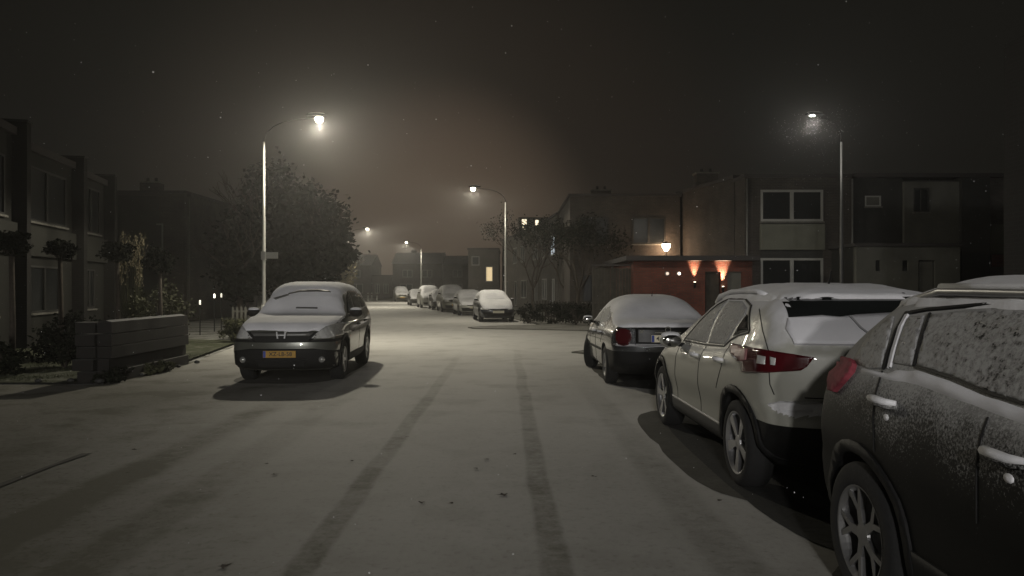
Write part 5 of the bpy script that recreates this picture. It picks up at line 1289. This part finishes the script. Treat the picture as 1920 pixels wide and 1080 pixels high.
# wooden edging and small stones at the foot
for i, (x, y, r) in enumerate(((-7.3, 12.35, .06), (-6.75, 12.22, .08), (-6.55, 13.2, .05), (-6.52, 14.6, .05), (-7.8, 12.3, .06), (-6.5, 15.4, .06))):
    m = MB(); m.ell((0, 0, r*.4), (r, r*.8, r*.6), 10); o = m.build('garden_stone', M['dark_panel'], None, True); o.location = (x, y, .03)
    tag(o, ('stone on the lawn edge left of the sleeper wall', 'large stone at the near corner of the sleeper wall', 'small stone at the foot of the wall, nearest the near corner', 'small stone at the foot of the wall towards its far end', 'leftmost stone on the lawn edge, farthest from the sleeper wall', 'stone at the far corner of the sleeper wall by the pavement')[i], 'stone', 'stones along the sleeper wall')
def picket(loc, ang, L_, H, label, mat, step=.14):
    r = empty('picket_fence', loc, ang, label, 'fence', 'low garden fences'); n = int(L_/step)
    rl = MB()
    for z in (.25, H-.2): rl.box(0, L_, .01, .035, z, z+.06)
    rl.build('rail', mat, r)
    for i in range(n):
        m = MB(); x = i*step; m.add([(x, -.012, .03), (x+.07, -.012, .03), (x+.07, -.012, H-.05), (x+.035, -.012, H), (x, -.012, H-.05), (x, .008, .03), (x+.07, .008, .03), (x+.07, .008, H-.05), (x+.035, .008, H), (x, .008, H-.05)],
            [(0, 1, 2, 3, 4), (9, 8, 7, 6, 5), (0, 5, 6, 1), (1, 6, 7, 2), (2, 7, 8, 3), (3, 8, 9, 4), (4, 9, 5, 0)])
        m.build('picket', mat, r)
    return r
picket((-9.6, 25.6, 0), R(4), 2.2, .95, 'pale picket fence behind the left wing of the lone SUV', M['render_grey'])
picket((1.0, 34.6, 0), R(-38), 4.4, 1.0, 'dark low picket fence behind the far corner shrubs', M['wood_fence'], .16)
pf_ = empty('board_fence', (3.15, 29.3, 0), R(-3), 'tall dark timber board fence left of the red annex', 'fence')
for i in range(13):
    bx('board', M['wood_fence'], pf_, i*.118, i*.118+.105, rnd.uniform(-.006, .006), .03, .04, 2.35+rnd.uniform(-.01, .01))
for x in (0, .75, 1.48): bx('post', M['wood_fence'], pf_, x, x+.09, .05, .14, 0, 2.45)
bx('capping', M['roofing'], pf_, -.05, 1.6, -.04, .10, 2.45, 2.50)
# small planter and tiny garden lights on the left
pl = empty('planter', (-8.05, 24.2, 0), 0, 'snow-topped low planter box beyond the sleeper wall', 'planter')
bx('box', M['concrete'], pl, 0, 1.6, 0, .4, 0, .28, bevel=.015); bx('snow_layer', M['snow'], pl, .02, 1.58, .02, .38, .282, .33, bevel=.015)
for px, py, Y, s_, lab in ((402, 554, 27, 1.0, 'brightest of the tiny white garden lights on the left'), (375, 566, 25, .35, 'faint garden light low beside the small shrub'), (415, 553, 28, .3, 'faint garden light right of the brightest one')):
    r = empty('garden_light', (Xp(px, Y), Y, 0), 0, lab, 'garden light', 'small garden lights on the left')
    z = Zp(py, Y); m = MB(); m.tube([(0, 0, 0), (0, 0, z-.09)], .02, 8); m.build('stake', M['black_plastic'], r)
    m = MB(); m.lathe([(.03, z-.09), (.028, z-.05), (.028, z+.04), (.02, z+.06), (.001, z+.06)], 12, 'z'); m.build('lamp_glass', emis('garden_bulb', (1, .95, .8), 3.5*s_), r, True)
# bollards at the far end of the street
for i, (px, Y) in enumerate(((690, 92), (697, 94), (707, 90))):
    r = empty('bollard', (Xp(px, Y), Y, 0), 0, ('leftmost','middle','rightmost')[i]+' of the three pale bollards at the far end of the road', 'bollard', 'bollards at the far end')
    m = MB(); m.lathe([(.09, 0), (.08, .95), (.05, 1.0), (.001, 1.01)], 12, 'z'); m.build('post', M['white_paint'], r, True); m = MB(); m.lathe([(.084, .7), (.084, .82)], 12, 'z'); m.build('band', M['red_lens'], r)
# fallen leaves on the snow
LV = [(944, 929, .055), (912, 863, .035), (892, 880, .03), (965, 853, .02), (791, 944, .03), (846, 946, .025), (515, 891, .035), (420, 1064, .045), (764, 820, .025), (500, 871, .02), (252, 846, .025), (1115, 895, .03), (660, 866, .02), (1350, 940, .03), (240, 888, .02)]
LL = ['largest crumpled dark leaf, lying between the two tyre tracks', 'dark leaf above and left of the largest leaf, beside the right tyre track', 'small dark leaf between the tracks, left of the one by the right tyre track',
  'tiny leaf speck touching the edge of the right tyre track', 'small dark leaf nearest the left tyre track, low between the tracks', 'small leaf halfway between the left tyre track and the largest leaf',
  'dark leaf in the open snow left of the left tyre track', 'big dark leaf at the bottom edge of the photo left of the left track', 'tiny leaf speck farthest up the left tyre track', 'tiny leaf just above and left of the dark leaf in open snow',
  'small leaf on the snowy pavement nearest the kerb band', 'small leaf in the snow to the right of the right tyre track', 'tiny leaf speck left of the left track, nearest to it', 'small leaf by the bare paving under the white SUV', 'small leaf in the slushy dark band along the left kerb']
rnd = random.Random(3)
for (px, py, sz), lab in zip(LV, LL):
    Y = CAM_H*F/(py-540); X = Xp(px, Y); m = MB(); vs = [(0, 0, .008)]; n = 9
    for k in range(n):
        t = 6.283*k/n; q = sz*(1 if k % 2 else .55)*rnd.uniform(.7, 1.2); vs.append((math.cos(t)*q, math.sin(t)*q*.8, .004+rnd.uniform(0, .012)))
    m.add(vs, [(0, 1+k, 1+(k+1) % n) for k in range(n)]); o = m.build('fallen_leaf', M['bark'], None)
    zz = .007 if X < -3.6 else .001
    o.location = (X, Y, zz); tag(o, lab, 'leaf', 'fallen leaves on the road')
# ------------------------------------------------------------------ falling snow
rnd = random.Random(12); fl = MB()
def flake(p, s):
    a = Matrix.Rotation(rnd.random()*6, 3, Vector((rnd.gauss(0, 1), rnd.gauss(0, 1), rnd.gauss(0, 1))).normalized())
    q = [a @ (Vector(v)*s) for v in ((1, 0, 0), (-1, 0, 0), (0, 1, 0), (0, -1, 0), (0, 0, .7), (0, 0, -.7))]
    fl.add([p+v for v in q], [(0, 2, 4), (2, 1, 4), (1, 3, 4), (3, 0, 4), (2, 0, 5), (1, 2, 5), (3, 1, 5), (0, 3, 5)])
for i in range(2000):
    y = rnd.uniform(2.5, 30); x = rnd.uniform(-.75, .75)*y; z = rnd.uniform(.1, 4.2); flake(Vector((x, y, z)), rnd.uniform(.0018, .0038))
for i in range(420):    # denser cluster hanging under the right lamp
    flake(Vector((8.6+rnd.gauss(0, .55), 21.2+rnd.gauss(0, .8), 6.42-rnd.expovariate(1.9))), rnd.uniform(.004, .009))
fo_ = fl.build('snowflakes', M['snow']); tag(fo_, 'snowflakes drifting down through the street air', 'snowflakes', kind='stuff')
